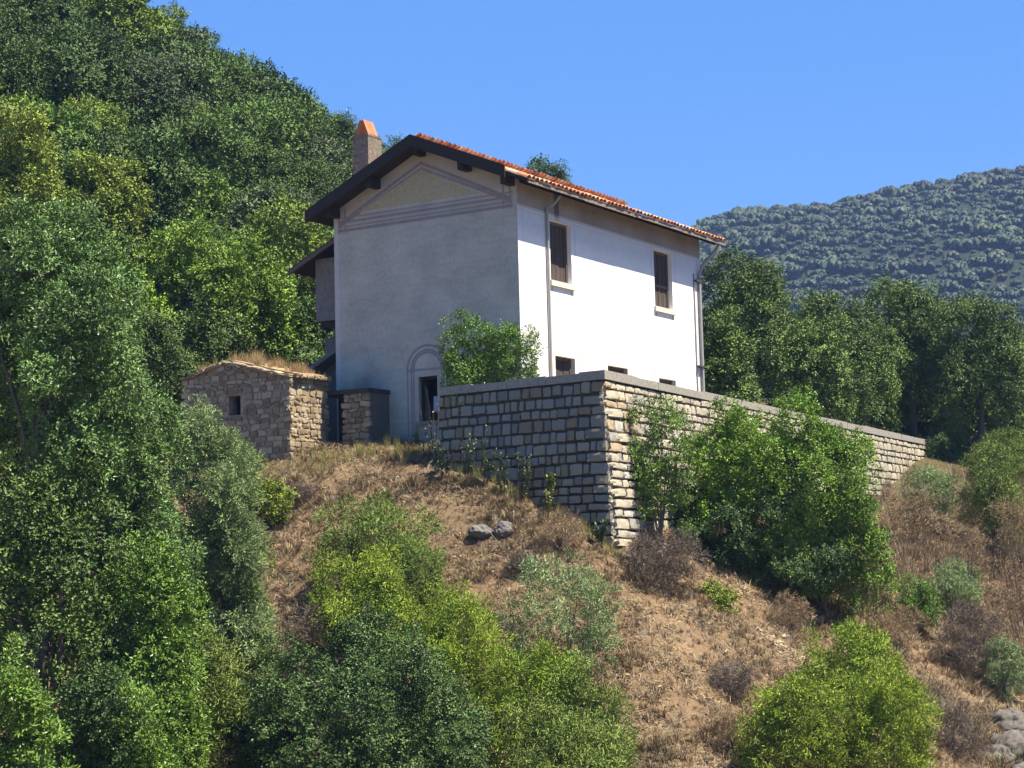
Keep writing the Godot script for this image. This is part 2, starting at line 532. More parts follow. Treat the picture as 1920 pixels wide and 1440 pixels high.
func hill_trees() -> void:
	# five crown shapes, unit sized, set out over the hillside
	var protos := []
	var names := ["holm_oak", "broadleaf_tree"]
	for i in 6:
		var rad := Vector3(1.0, [0.95, 1.15, 0.85, 1.25, 1.0, 0.8][i], 1.0)
		var white := {"leaf": "far", "clump": 0.19, "dens": 1.45, "lobes": 20 + i * 2, "lobe": 0.36, "tones": [Color(0.85, 0.85, 0.85), Color(1, 1, 1)]}
		var pts := crown_points(rad, white, 1.0, 300 + i)
		for k in pts[1].size():
			var g: float = 0.75 + 0.5 * rng(k + 99).randf()
			pts[1][k] = Color(g, g, g)
		protos.append([bake(clump("far", i % 3), pts[0], pts[1]), trunk_mesh(Vector3(0, -1.5, 0), Vector3.ZERO, pts[2], 0.075, i)])
	var tones := [lin(0.06, 0.105, 0.024), lin(0.082, 0.142, 0.03), lin(0.105, 0.172, 0.034), lin(0.125, 0.21, 0.032), lin(0.155, 0.235, 0.038), lin(0.11, 0.15, 0.062), lin(0.185, 0.26, 0.034)]
	var words := ["very dark green", "dark green", "mid green", "fresh green", "pale yellow-green", "grey-green", "bright yellow-green"]
	var mats := []
	for t: Color in tones:
		var m := leaf_material("hill").duplicate() as StandardMaterial3D
		m.albedo_color = t
		mats.append(m)
	var r := rng(77)
	var count := 0
	var z := -60.0
	while z > -128.0:
		var step := 2.85 + (-z - 60.0) * 0.017
		var x := z * 0.30
		while x < 3.0 + (-z - 60.0) * 0.10:
			var px := x + r.randf_range(-0.42, 0.42) * step
			var pz := z + r.randf_range(-0.42, 0.42) * step
			x += step
			var rad := r.randf_range(1.3, 2.5)
			var pick := r.randi() % 6
			var hue := [0, 1, 1, 2, 2, 3, 3, 4, 5, 6][r.randi() % 10] as int
			var turn := r.randf() * TAU
			if px > -5.5 and pz > -68.0:
				continue
			var y := land(px, pz)
			var dark := hue < 3
			var lat := px / -pz
			var side := "at the left picture edge" if lat < -0.25 else "left of the hut" if lat < -0.19 else "above the hut" if lat < -0.13 else "left of the chimney" if lat < -0.085 else "behind the house"
			var zone := "lowest row" if pz > -68.0 else "lower slope" if pz > -78.0 else "mid slope" if pz > -90.0 else "upper slope" if pz > -105.0 else "skyline"
			var size := "small" if rad < 1.7 else "wide" if rad > 2.15 else "middling"
			var shape: String = ["round", "tall", "flat-topped", "pointed", "domed", "spreading"][pick]
			var o := thing(names[0] if dark else names[1], "%s %s %s tree on the %s %s" % [size, shape, words[hue], zone, side], "tree", Vector3(px, y, pz), turn, "trees of the wooded hillside on the left")
			o.scale = Vector3.ONE * rad
			var cr := put("crown", protos[pick][0], mats[hue], o)
			cr.position.y = 1.25
			var tr := put("trunk", protos[pick][1], M.bark, o)
			tr.position.y = 1.25
			count += 1
		z -= step * 0.86
	print("hill trees ", count)

func far_crown() -> ArrayMesh:
	# a crown some hundreds of metres away: a heap of small ragged puffs
	var f := fnl(1.9, 91, 3)
	var r := rng(92)
	var mb := MB.new()
	for q in 17:
		var d0 := Vector3(r.randfn(), r.randf_range(-0.35, 1.1), r.randfn()).normalized()
		var c := d0 * r.randf_range(0.42, 0.72) * Vector3(1.0, 0.75, 1.0)
		var size := r.randf_range(0.24, 0.44)
		var start := mb.v.size()
		for j in 6:
			for i in 9:
				var a := TAU * i / 9.0
				var b := PI * j / 5.0 - PI / 2
				var d := Vector3(cos(a) * cos(b), sin(b), sin(a) * cos(b))
				mb.v.append(c + d * size * (1.0 + 0.5 * f.get_noise_3dv(d * 1.2 + c * 5.0)))
				mb.n.append((d + Vector3(r.randfn(), r.randfn(), r.randfn()) * 0.45).normalized())
				var g := r.randf_range(0.75, 1.25)
				mb.c.append(Color(g, g, g))
				mb.uv.append(Vector2.ZERO)
		for j in 5:
			for i in 9:
				var k0 := start + j * 9 + i
				var k1 := start + j * 9 + (i + 1) % 9
				mb.ix.append_array([k0, k1, k0 + 9, k1, k1 + 9, k0 + 9])
	return mb.mesh()

func far_woods() -> void:
	var crown := far_crown()
	var r := rng(5)
	var patch := fnl(0.012, 8, 3)
	var m := leaf_material("hill").duplicate() as StandardMaterial3D
	m.albedo_color = Color.WHITE
	var xfs := []
	var cols := []
	var z := -300.0
	while z > -735.0:
		var step := 3.25 + (-z - 300.0) * 0.0028
		var x := -z * 0.06
		while x < -z * 0.31:
			var px := x + r.randf_range(-0.5, 0.5) * step
			var pz := z + r.randf_range(-0.5, 0.5) * step
			x += step
			var thin := 0.55 if patch.get_noise_2d(px * 3.0, pz * 3.0) < -0.33 else 1.0
			var s := thin * (r.randf_range(0.8, 1.8) if r.randf() < 0.55 else r.randf_range(1.6, 3.4)) * (1.0 + 0.4 * patch.get_noise_2d(px * 1.7 + 90.0, pz))
			xfs.append(Transform3D(Basis(Vector3(0, 1, 0), r.randf() * TAU).scaled(Vector3(s, s * r.randf_range(0.75, 1.1), s)), Vector3(px, far_land(px, pz) + s * 0.45, pz)))
			var g := r.randf_range(0.42, 1.15) * (1.0 + 0.6 * patch.get_noise_2d(px, pz))
			var dry := r.randf() * 0.35
			cols.append(Color(0.017 * g * (1.0 + dry), 0.037 * g, 0.009 * g))
		z -= step * 0.9
	var o := scatter("far_wood", crown, m, xfs, cols)
	tag(o, "far wooded ridge on the right, blue with distance", "wood")
	o.set_meta("kind", "stuff")
	print("far wood ", xfs.size())
	xfs = []
	cols = []
	z = -150.0
	while z > -275.0:
		var x := z * 0.19
		while x < -z * 0.03:
			var px := x + r.randf_range(-0.5, 0.5) * 3.2
			var pz := z + r.randf_range(-0.5, 0.5) * 3.2
			x += 3.2
			var s := r.randf_range(1.6, 2.9)
			xfs.append(Transform3D(Basis(Vector3(0, 1, 0), r.randf() * TAU).scaled(Vector3(s, s, s)), Vector3(px, far_land(px, pz) + s * 0.5, pz)))
			var g := r.randf_range(0.6, 1.2)
			cols.append(Color(0.03 * g, 0.052 * g, 0.015 * g))
		z -= 3.0
	o = scatter("ridge_wood", crown, m, xfs, cols)
	tag(o, "bluish wooded ridge behind the left hillside, left of the chimney", "wood")
	o.set_meta("kind", "stuff")
	# a few crowns stand clear of the right-hand skyline
	var k := 0
	for p in [[100.5, 2.6, "lone round tree standing clear of the far ridge's skyline, left end"], [112.0, 1.8, "second small tree on the far ridge's skyline, right of the lone round one"], [142.0, 2.2, "tree on the far ridge's skyline above the pale rocks"], [168.0, 2.0, "dark tree on the far ridge's skyline, near its middle"], [75.0, 3.2, "bushy pair of trees where the far ridge meets the house roof"]]:
		var s: float = p[1]
		var t := thing("ridge_tree", p[2], "tree", Vector3(p[0], far_land(p[0], -702.0), -702.0), k * 1.3, "single trees on the far skyline")
		var c := scatter("crown", crown, m, [Transform3D(Basis().scaled(Vector3.ONE * s), Vector3(0, s * 1.5 + 1.0, 0))], [Color(0.06, 0.085, 0.035)], t)
		c.name = "crown"
		var tm := MB.new()
		tm.tube([Vector3(0, -1, 0), Vector3(0, s * 1.3 + 1.0, 0)], [0.35, 0.2], 6)
		put("trunk", tm.mesh(), M.bark, t)
		k += 1

# ---------------------------------------------------------------- stone
var stone_meshes: Array[ArrayMesh] = []

func make_stones() -> void:
	for s in 10:
		var f := fnl(1.1, 500 + s, 2)
		var mb := MB.new()
		var k := 13.0 if s < 7 else 3.5
		var g := 3
		for ax in 3:
			for sg: float in [-1.0, 1.0]:
				for i in g:
					for j in g:
						var q: Array[Vector3] = []
						for ij in [[i, j], [i + 1, j], [i + 1, j + 1], [i, j + 1]]:
							var a: float = -1.0 + 2.0 * ij[0] / g
							var b: float = -1.0 + 2.0 * ij[1] / g
							a *= 1.0 + 0.22 * (1.0 - absf(a))
							b *= 1.0 + 0.22 * (1.0 - absf(b))
							var p := Vector3(sg, a, b) if ax == 0 else Vector3(b, sg, a) if ax == 1 else Vector3(a, b, sg)
							var w := pow(pow(absf(p.x), k) + pow(absf(p.y), k) + pow(absf(p.z), k), 1.0 / k)
							p /= w
							p += Vector3(f.get_noise_3dv(p * 1.2), f.get_noise_3dv(p * 1.2 + Vector3(9, 0, 0)), f.get_noise_3dv(p * 1.2 + Vector3(0, 9, 0))) * (0.16 if s < 7 else 0.3)
							q.append(p * 0.5)
						if sg > 0.0:
							mb.quad(q[0], q[1], q[2], q[3])
						else:
							mb.quad(q[0], q[3], q[2], q[1])
		stone_meshes.append(mb.mesh())

# a stone-faced wall side. top: start of the top line; along / out: unit vectors; down leans out by batter per metre.
# foot: callable giving how far down the face goes at s. Returns joined-stone lists for the part past the limit.
func stone_face(o: Node3D, top: Vector3, along: Vector3, out: Vector3, length: float, batter: float, foot: Callable, single_to: float, s: int, mats: Array, wide := 1.0, hmin := 0.18, hmax := 0.33) -> Array:
	var r := rng(s)
	var xfs := []
	var cols := []
	var down := (Vector3(0, -1, 0) + out * batter).normalized()
	var face := along.cross(down)
	if face.dot(out) < 0.0:
		face = -face
	var made := 0
	var y := 0.02
	while y < 5.2:
		var h := r.randf_range(hmin, hmax)
		var x := -0.01 - batter * (y + h * 0.5)      # the corner line moves out with the batter
		var first := true
		while x < length:
			var w := r.randf_range(0.17, 0.43) * (0.72 + h) * wide
			if first:
				w = w * 1.3 + (0.18 if r.randf() < 0.5 else 0.0)
				first = false
			if x + w > length - 0.1:
				w = length - x + 0.02
			var mid := x + w * 0.5
			if y < float(foot.call(mid)) + 0.35 and w > 0.08:
				var hh := h * r.randf_range(0.8, 1.0)
				var p := top + along * mid + down * (y + h * 0.5 + r.randf_range(-0.012, 0.012)) + face * r.randf_range(-0.085, -0.045)
				var b := Basis(along * (w - r.randf_range(0.025, 0.06)), -down * (hh - 0.03), face * 0.2)
				if b.determinant() < 0.0:
					b = Basis(-b.x, b.y, b.z)
				b = Basis(face, r.randf_range(-0.05, 0.05)) * b
				if mid < single_to:
					put("stone", stone_meshes[r.randi() % 7], mats[r.randi() % mats.size()], o, Transform3D(b, p))
					made += 1
				else:
					xfs.append(Transform3D(b, p))
					var g := r.randf_range(0.8, 1.2)
					cols.append(Color(g, g * r.randf_range(0.95, 1.02), g * r.randf_range(0.88, 1.0)))
			x += w
		y += h
	print("stones ", made, " joined ", xfs.size())
	return [xfs, cols]

func to_house(p: Vector3) -> Vector3:      # house frame (x along the gable, z along the long side) to world
	return HOUSE_AT + Basis(Vector3(0, 1, 0), PI - YAW) * p

func retaining_wall() -> void:
	var k := Vector3(2.18, 5.0, -44.38)
	var a_end := Vector3(-1.84, 5.0, -47.3)
	var b_end := Vector3(17.04, 5.0, -73.36)
	var o := thing("terrace_wall", "tall battered stone retaining wall with flat coping in front of the house", "wall", Vector3(k.x, 0, k.z))
	var at := Vector3(k.x, 0, k.z)
	var da := (a_end - k).normalized()
	var db := (b_end - k).normalized()
	var oa := Vector3(-da.z, 0, da.x)
	if oa.dot(db) > 0.0:
		oa = -oa
	var ob := Vector3(-db.z, 0, db.x)
	if ob.dot(da) > 0.0:
		ob = -ob
	var batter := 0.11
	var top := 4.79
	var la := a_end.distance_to(k)
	var lb := b_end.distance_to(k)
	# the mortared core: outer faces lean out towards the foot
	var mb := MB.new()
	var t := 0.6
	var low := -0.6
	var grow := (top - low) * batter
	var inset := 0.05
	var c0 := k - at - (oa + ob) * inset
	var lift := func(p: Vector3, y: float) -> Vector3: return Vector3(p.x, y, p.z)
	var kt: Vector3 = lift.call(c0, top)
	var kb: Vector3 = lift.call(c0 + (oa + ob) * grow, low)
	var at_: Vector3 = lift.call(c0 + da * (la - 0.02), top)
	var ab: Vector3 = lift.call(c0 + da * (la - 0.02) + oa * grow, low)
	var bt: Vector3 = lift.call(c0 + db * lb, top)
	var bb: Vector3 = lift.call(c0 + db * lb + ob * grow, low)
	var ki: Vector3 = lift.call(c0 + (da + db) * t, top)
	var kib: Vector3 = lift.call(c0 + (da + db) * t, low)
	var ai: Vector3 = lift.call(c0 + da * (la - 0.02) + db * t, top)
	var aib: Vector3 = lift.call(c0 + da * (la - 0.02) + db * t, low)
	var bi: Vector3 = lift.call(c0 + db * lb + da * t, top)
	var bib: Vector3 = lift.call(c0 + db * lb + da * t, low)
	mb.quad(ab, kb, kt, at_)
	mb.quad(kb, bb, bt, kt)
	mb.quad(at_, kt, ki, ai)
	mb.quad(kt, bt, bi, ki)
	mb.quad(ai, ki, kib, aib)
	mb.quad(ki, bi, bib, kib)
	mb.quad(ab, at_, ai, aib)
	mb.quad(bb, bib, bi, bt)
	put("wall_core", mb.mesh(), M.mortar, o)
	var foot := func(from: Vector3, d: Vector3, s: float) -> float:
		var p := from + d * s
		return top - land(p.x, p.z)
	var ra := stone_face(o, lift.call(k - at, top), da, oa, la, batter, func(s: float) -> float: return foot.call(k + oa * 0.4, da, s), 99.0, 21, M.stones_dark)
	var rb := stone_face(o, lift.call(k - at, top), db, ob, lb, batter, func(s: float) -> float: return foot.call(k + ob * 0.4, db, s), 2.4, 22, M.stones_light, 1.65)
	if rb[0].size():
		var st := scatter("stones", stone_meshes[2], M.stones_light[0], rb[0], rb[1], o)
		st.set_meta("kind", "stuff")
	# coping slabs
	var r := rng(31)
	for side in 2:
		var d := da if side == 0 else db
		var ou := oa if side == 0 else ob
		var ln := la if side == 0 else lb
		var inn := db if side == 0 else da
		var s := 0.0
		while s < ln - 0.05:
			var w := minf(r.randf_range(1.1, 1.9), ln - s)
			if ln - s - w < 0.4:
				w = ln - s
			var m := MB.new()
			var e := 0.004
			var y0 := top + 0.003
			var y1 := 5.0 + r.randf_range(-0.022, 0.012)
			var p0 := k - at + d * (s + e)
			if s == 0.0:
				p0 = k - at - d * 0.07 if side == 1 else k - at + d * 0.664
			var p1 := k - at + d * (s + w - e)
			var z0 := ou * (0.06 + r.randf_range(-0.02, 0.02))
			var z1 := inn * 0.66
			m.box(lift.call(p0 + z0, y0), p1 - p0, Vector3(0, y1 - y0, 0), z1 - z0) if side == 1 else m.box(lift.call(p1 + z0, y0), p0 - p1, Vector3(0, y1 - y0, 0), z1 - z0)
			put("coping_slab", m.mesh(), M.coping, o)
			s += w
	# terrace fill
	mb = MB.new()
	var f0 := k + (da + db) * 0.3
	var f1 := k + da * (la - 0.1) + db * 0.3
	var f2 := to_house(Vector3(0.9, 0, -0.05))
	var f3 := to_house(Vector3(-0.05, 0, 11.5))
	var f4 := k + db * 30.0 + da * 0.3
	var f5 := f4 + da * 5.0
	var p := [f0, f4, f5, f3, f2, f1]
	var mid := (f0 + f3) * 0.5
	mid.y = 3.9
	for i in 6:
		var a: Vector3 = p[i]
		var b: Vector3 = p[(i + 1) % 6]
		a.y = 3.9
		b.y = 3.9
		var h := Vector3(0, 2.6, 0)
		mb.tri(a, b, mid)
		mb.quad(a - h, b - h, b, a)
	var ter := put("terrace", mb.mesh(), M.dirt)
	ter.set_meta("kind", "structure")

# ---------------------------------------------------------------- house
const W := 6.12
const L := 10.95

func paint_line(d: float, w: float) -> float:
	return 1.0 - smoothstep(w * 0.6, w * 1.4, absf(d))

func seg(p: Vector2, a: Vector2, b: Vector2) -> float:
	var t := clampf((p - a).dot(b - a) / (b - a).length_squared(), 0, 1)
	return p.distance_to(a + (b - a) * t)

func arch_paint(p: Vector2, cx: float, spring: float, low: float) -> float:
	# faded painted frame: jambs and a round arch over an opening
	var v := 0.0
	for rr: float in [0.46, 0.53, 0.66]:
		if p.y > spring:
			v = maxf(v, paint_line(p.distance_to(Vector2(cx, spring)) - rr, 0.03))
		elif p.y > low:
			v = maxf(v, paint_line(absf(p.x - cx) - rr, 0.022))
	if absf(p.x - cx) < 0.66:
		v = maxf(v, paint_line(p.y - spring, 0.03) * 0.8)
	return v

func gable_texture() -> ImageTexture:
	var ppm := 60.0
	var w := int(W * ppm)
	var h := int(8.6 * ppm)
	var n1 := grey_image(fnl(0.012, 3, 5).get_image(w, h))
	var fs := fnl(0.02, 9, 4)
	var stretch := grey_image(fs.get_image(w, h * 4))
	var n3 := grey_image(fnl(0.12, 17, 3).get_image(w, h))
	var bytes := PackedByteArray()
	bytes.resize(w * h * 3)
	var pink := Color(0.21, 0.165, 0.165)
	var ochre := Color(0.40, 0.335, 0.19)
	for j in h:
		for i in w:
			var p := Vector2(i / ppm, 8.0 - j / ppm)
			var a := n1[j * w + i] / 255.0
			var b := stretch[(j * 4) * w + i] / 255.0
			var g := n3[j * w + i] / 255.0
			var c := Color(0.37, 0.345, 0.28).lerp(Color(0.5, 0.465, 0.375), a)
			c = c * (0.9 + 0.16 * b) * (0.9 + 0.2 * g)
			# pediment
			var apex := Vector2(3.07, 7.66)
			var l := Vector2(5.9, 6.30)
			var rr := Vector2(0.22, 6.30)
			var v := 0.0
			for off: float in [0.0, 0.16]:
				var o := Vector2(0, off)
				v = maxf(v, paint_line(seg(p, l - o * 0.4, apex - o), 0.045))
				v = maxf(v, paint_line(seg(p, rr - o * 0.4, apex - o), 0.045))
			var top_line := 7.46 - (absf(p.x - 3.07) * 0.418 if p.x > 3.07 else absf(p.x - 3.07) * 0.466)
			if p.y > 6.56 and p.y < top_line:
				c = c.lerp(ochre * (0.85 + 0.3 * g), 0.85)
				v = 0.0
			elif p.y > 6.56 and p.y < top_line + 0.09:
				c = c.lerp(Color(0.5, 0.48, 0.47), 0.6)
			if p.x > 0.12 and p.x < 6.0:
				v = maxf(v, paint_line(p.y - 6.09, 0.045))
				v = maxf(v, paint_line(p.y - 6.20, 0.02))
				v = maxf(v, paint_line(p.y - 6.33, 0.035))
				v = maxf(v, paint_line(p.y - 6.45, 0.018))
				if p.y > 6.05 and p.y < 6.5:
					v = maxf(v, 0.25)
			for ex: float in [0.2, 0.42, 5.72, 5.92]:
				if p.y > 6.03 and p.y < 6.72:
					v = maxf(v, paint_line(p.x - ex, 0.03))
			v = maxf(v, arch_paint(p, 3.0, 1.92, 0.1))
			if p.y > top_line + 0.1 and p.y > 6.6:
				c = c.lerp(Color(0.40, 0.345, 0.30), 0.45)
			c = c.lerp(pink, v * (0.5 + 0.5 * g))
			# damp and soot
			var damp := smoothstep(0.75, -0.1, p.y + 0.5 * a)
			c = c.lerp(Color(0.2, 0.18, 0.15), damp * 0.6)
			var soot := smoothstep(0.9, 0.0, Vector2((p.x - 5.1) * 0.55, p.y - 1.55).length() + 0.35 * a)
			c = c.lerp(Color(0.13, 0.125, 0.13), soot * 0.75)
			if absf(p.x - 5.1) < 0.5 and absf(p.y - 4.0 + 0.06 * sin(p.x * 7.0)) < 0.05 and g > 0.4:
				c *= 0.88
			if p.x > 5.95:
				c = c.lerp(Color(0.55, 0.53, 0.5), 0.5)
			c = c.linear_to_srgb()
			var k := (j * w + i) * 3
			bytes[k] = int(clampf(c.r, 0, 1) * 255)
			bytes[k + 1] = int(clampf(c.g, 0, 1) * 255)
			bytes[k + 2] = int(clampf(c.b, 0, 1) * 255)
	return ImageTexture.create_from_image(Image.create_from_data(w, h, false, Image.FORMAT_RGB8, bytes))

func long_texture() -> ImageTexture:
	var ppm := 50.0
	var w := int(L * ppm)
	var h := int(8.6 * ppm)
	var n1 := grey_image(fnl(0.014, 33, 5).get_image(w, h))
	var n3 := grey_image(fnl(0.1, 37, 3).get_image(w, h))
	var bytes := PackedByteArray()
	bytes.resize(w * h * 3)
	for j in h:
		for i in w:
			var p := Vector2(i / ppm, 8.0 - j / ppm)
			var a := n1[j * w + i] / 255.0
			var g := n3[j * w + i] / 255.0
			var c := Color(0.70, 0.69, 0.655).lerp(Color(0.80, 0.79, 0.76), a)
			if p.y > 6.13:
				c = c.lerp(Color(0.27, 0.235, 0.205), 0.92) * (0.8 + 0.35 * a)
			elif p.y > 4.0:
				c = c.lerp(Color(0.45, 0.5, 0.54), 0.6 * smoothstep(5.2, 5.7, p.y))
			var v := paint_line(p.y - 6.1, 0.03) + 0.6 * paint_line(p.y - 5.98, 0.015)
			for cx: float in [2.24, 8.38]:
				if p.y < 6.1 and p.y > 4.1:
					v = maxf(v, 0.8 * paint_line(absf(p.x - cx) - 0.78, 0.022))
			for cx: float in [0.25, 10.7]:
				if p.y < 6.1 and p.y > 5.0:
					v = maxf(v, 0.5 * paint_line(p.x - cx, 0.03))
			c = c.lerp(Color(0.42, 0.33, 0.33), clampf(v, 0, 1) * (0.4 + 0.4 * g))
			# faded ochre arches over the lower openings
			for cx: float in [2.3, 5.31, 8.4]:
				var q := p - Vector2(cx, 2.65)
				if q.y > 0.0 and q.length() < 0.75 or absf(q.x) < 0.75 and q.y <= 0.0 and q.y > -2.5:
					c = c.lerp(Color(0.6, 0.55, 0.36), 0.5 * (0.5 + 0.6 * a))
				c = c.lerp(Color(0.5, 0.36, 0.27), 0.6 * paint_line(absf(q.x) - 0.86, 0.12) * smoothstep(0.45, 0.7, a) * (1.0 if q.y < 0.0 else 0.0))
			c = c.lerp(Color(0.80, 0.68, 0.52), 0.4 * paint_line(p.x - 1.56, 0.16) * smoothstep(4.2, 2.5, p.y))
			c = c.lerp(Color(0.78, 0.72, 0.6), 0.5 * smoothstep(0.5, 0.0, Vector2((p.x - 2.5) * 0.9, p.y - 3.92).length()))
			# rain streaks below the sills and rust by the pipes
			for cx: float in [1.72, 2.78, 7.85, 8.92]:
				c = c.lerp(Color(0.4, 0.33, 0.24), 0.8 * paint_line(p.x - cx - 0.02 * sin(p.y * 3.0), 0.05) * smoothstep(4.15, 4.05, p.y) * smoothstep(2.6 + a, 4.0, p.y) * (0.4 + 0.6 * g))
			c = c.lerp(Color(0.42, 0.34, 0.26), 0.7 * smoothstep(1.3, 0.2, p.y + 1.1 * a - 0.4))
			# soot under the eave above the first window
			c = c.lerp(Color(0.08, 0.08, 0.09), 0.85 * paint_line(p.x - 2.06, 0.13) * smoothstep(5.9, 6.2, p.y))
			c *= 0.94 + 0.1 * g
			c = c.linear_to_srgb()
			var k := (j * w + i) * 3
			bytes[k] = int(clampf(c.r, 0, 1) * 255)
			bytes[k + 1] = int(clampf(c.g, 0, 1) * 255)
			bytes[k + 2] = int(clampf(c.b, 0, 1) * 255)
	return ImageTexture.create_from_image(Image.create_from_data(w, h, false, Image.FORMAT_RGB8, bytes))

# a wall sheet from u0..u1 and v0..v1 with rectangular openings [u0, v0, u1, v1]; place maps (u, v, depth) to a point, depth running inwards.
# top: callable giving the wall's top at u, or null
func holed_wall(mb: MB, us: Array, v0: float, v1: float, holes: Array, deep: float, place: Callable, uv: Callable, top = null) -> void:
	var cu := us.duplicate()
	var cv := [v0, v1]
	for h in holes:
		for e in [h[0], h[2]]:
			if not cu.has(e): cu.append(e)
		for e in [h[1], h[3]]:
			if not cv.has(e): cv.append(e)
	cu.sort()
	cv.sort()
	for i in cu.size() - 1:
		for j in cv.size() - 1:
			var mu: float = (cu[i] + cu[i + 1]) * 0.5
			var mv: float = (cv[j] + cv[j + 1]) * 0.5
			var open := false
			for h in holes:
				if mu > h[0] and mu < h[2] and mv > h[1] and mv < h[3]:
					open = true
			if open:
				continue
			var a: float = cv[j + 1]
			var b: float = cv[j + 1]
			if top != null and j == cv.size() - 2:
				a = top.call(cu[i])
				b = top.call(cu[i + 1])
			mb.quad(place.call(cu[i], cv[j], 0.0), place.call(cu[i + 1], cv[j], 0.0), place.call(cu[i + 1], b, 0.0), place.call(cu[i], a, 0.0), Color.WHITE, [uv.call(cu[i], cv[j]), uv.call(cu[i + 1], cv[j]), uv.call(cu[i + 1], b), uv.call(cu[i], a)])
			mb.quad(place.call(cu[i], cv[j], deep), place.call(cu[i], a, deep), place.call(cu[i + 1], b, deep), place.call(cu[i + 1], cv[j], deep), Color(0.5, 0.5, 0.5), [uv.call(cu[i], cv[j]), uv.call(cu[i], a), uv.call(cu[i + 1], b), uv.call(cu[i + 1], cv[j])])
	for h in holes:
		var q := func(u: float, v: float, d: float) -> Vector3: return place.call(u, v, d)
		var t: Vector2 = uv.call(h[0] - 0.1, h[1] + 0.3)
		var tt := [t, t, t, t]
		mb.quad(q.call(h[0], h[1], 0.0), q.call(h[0], h[3], 0.0), q.call(h[0], h[3], deep), q.call(h[0], h[1], deep), Color.WHITE, tt)
		mb.quad(q.call(h[2], h[1], 0.0), q.call(h[2], h[1], deep), q.call(h[2], h[3], deep), q.call(h[2], h[3], 0.0), Color.WHITE, tt)
		mb.quad(q.call(h[0], h[3], 0.0), q.call(h[2], h[3], 0.0), q.call(h[2], h[3], deep), q.call(h[0], h[3], deep), Color.WHITE, tt)
		mb.quad(q.call(h[0], h[1], 0.0), q.call(h[0], h[1], deep), q.call(h[2], h[1], deep), q.call(h[2], h[1], 0.0), Color.WHITE, tt)

func roof_y(x: float) -> float:       # underside of the roof
	return 8.08 - (x - 3.0) * 0.455 if x > 3.0 else 8.08 - (3.0 - x) * RIGHT_PITCH

const RIGHT_PITCH := 0.423
const EAVE := 0.62

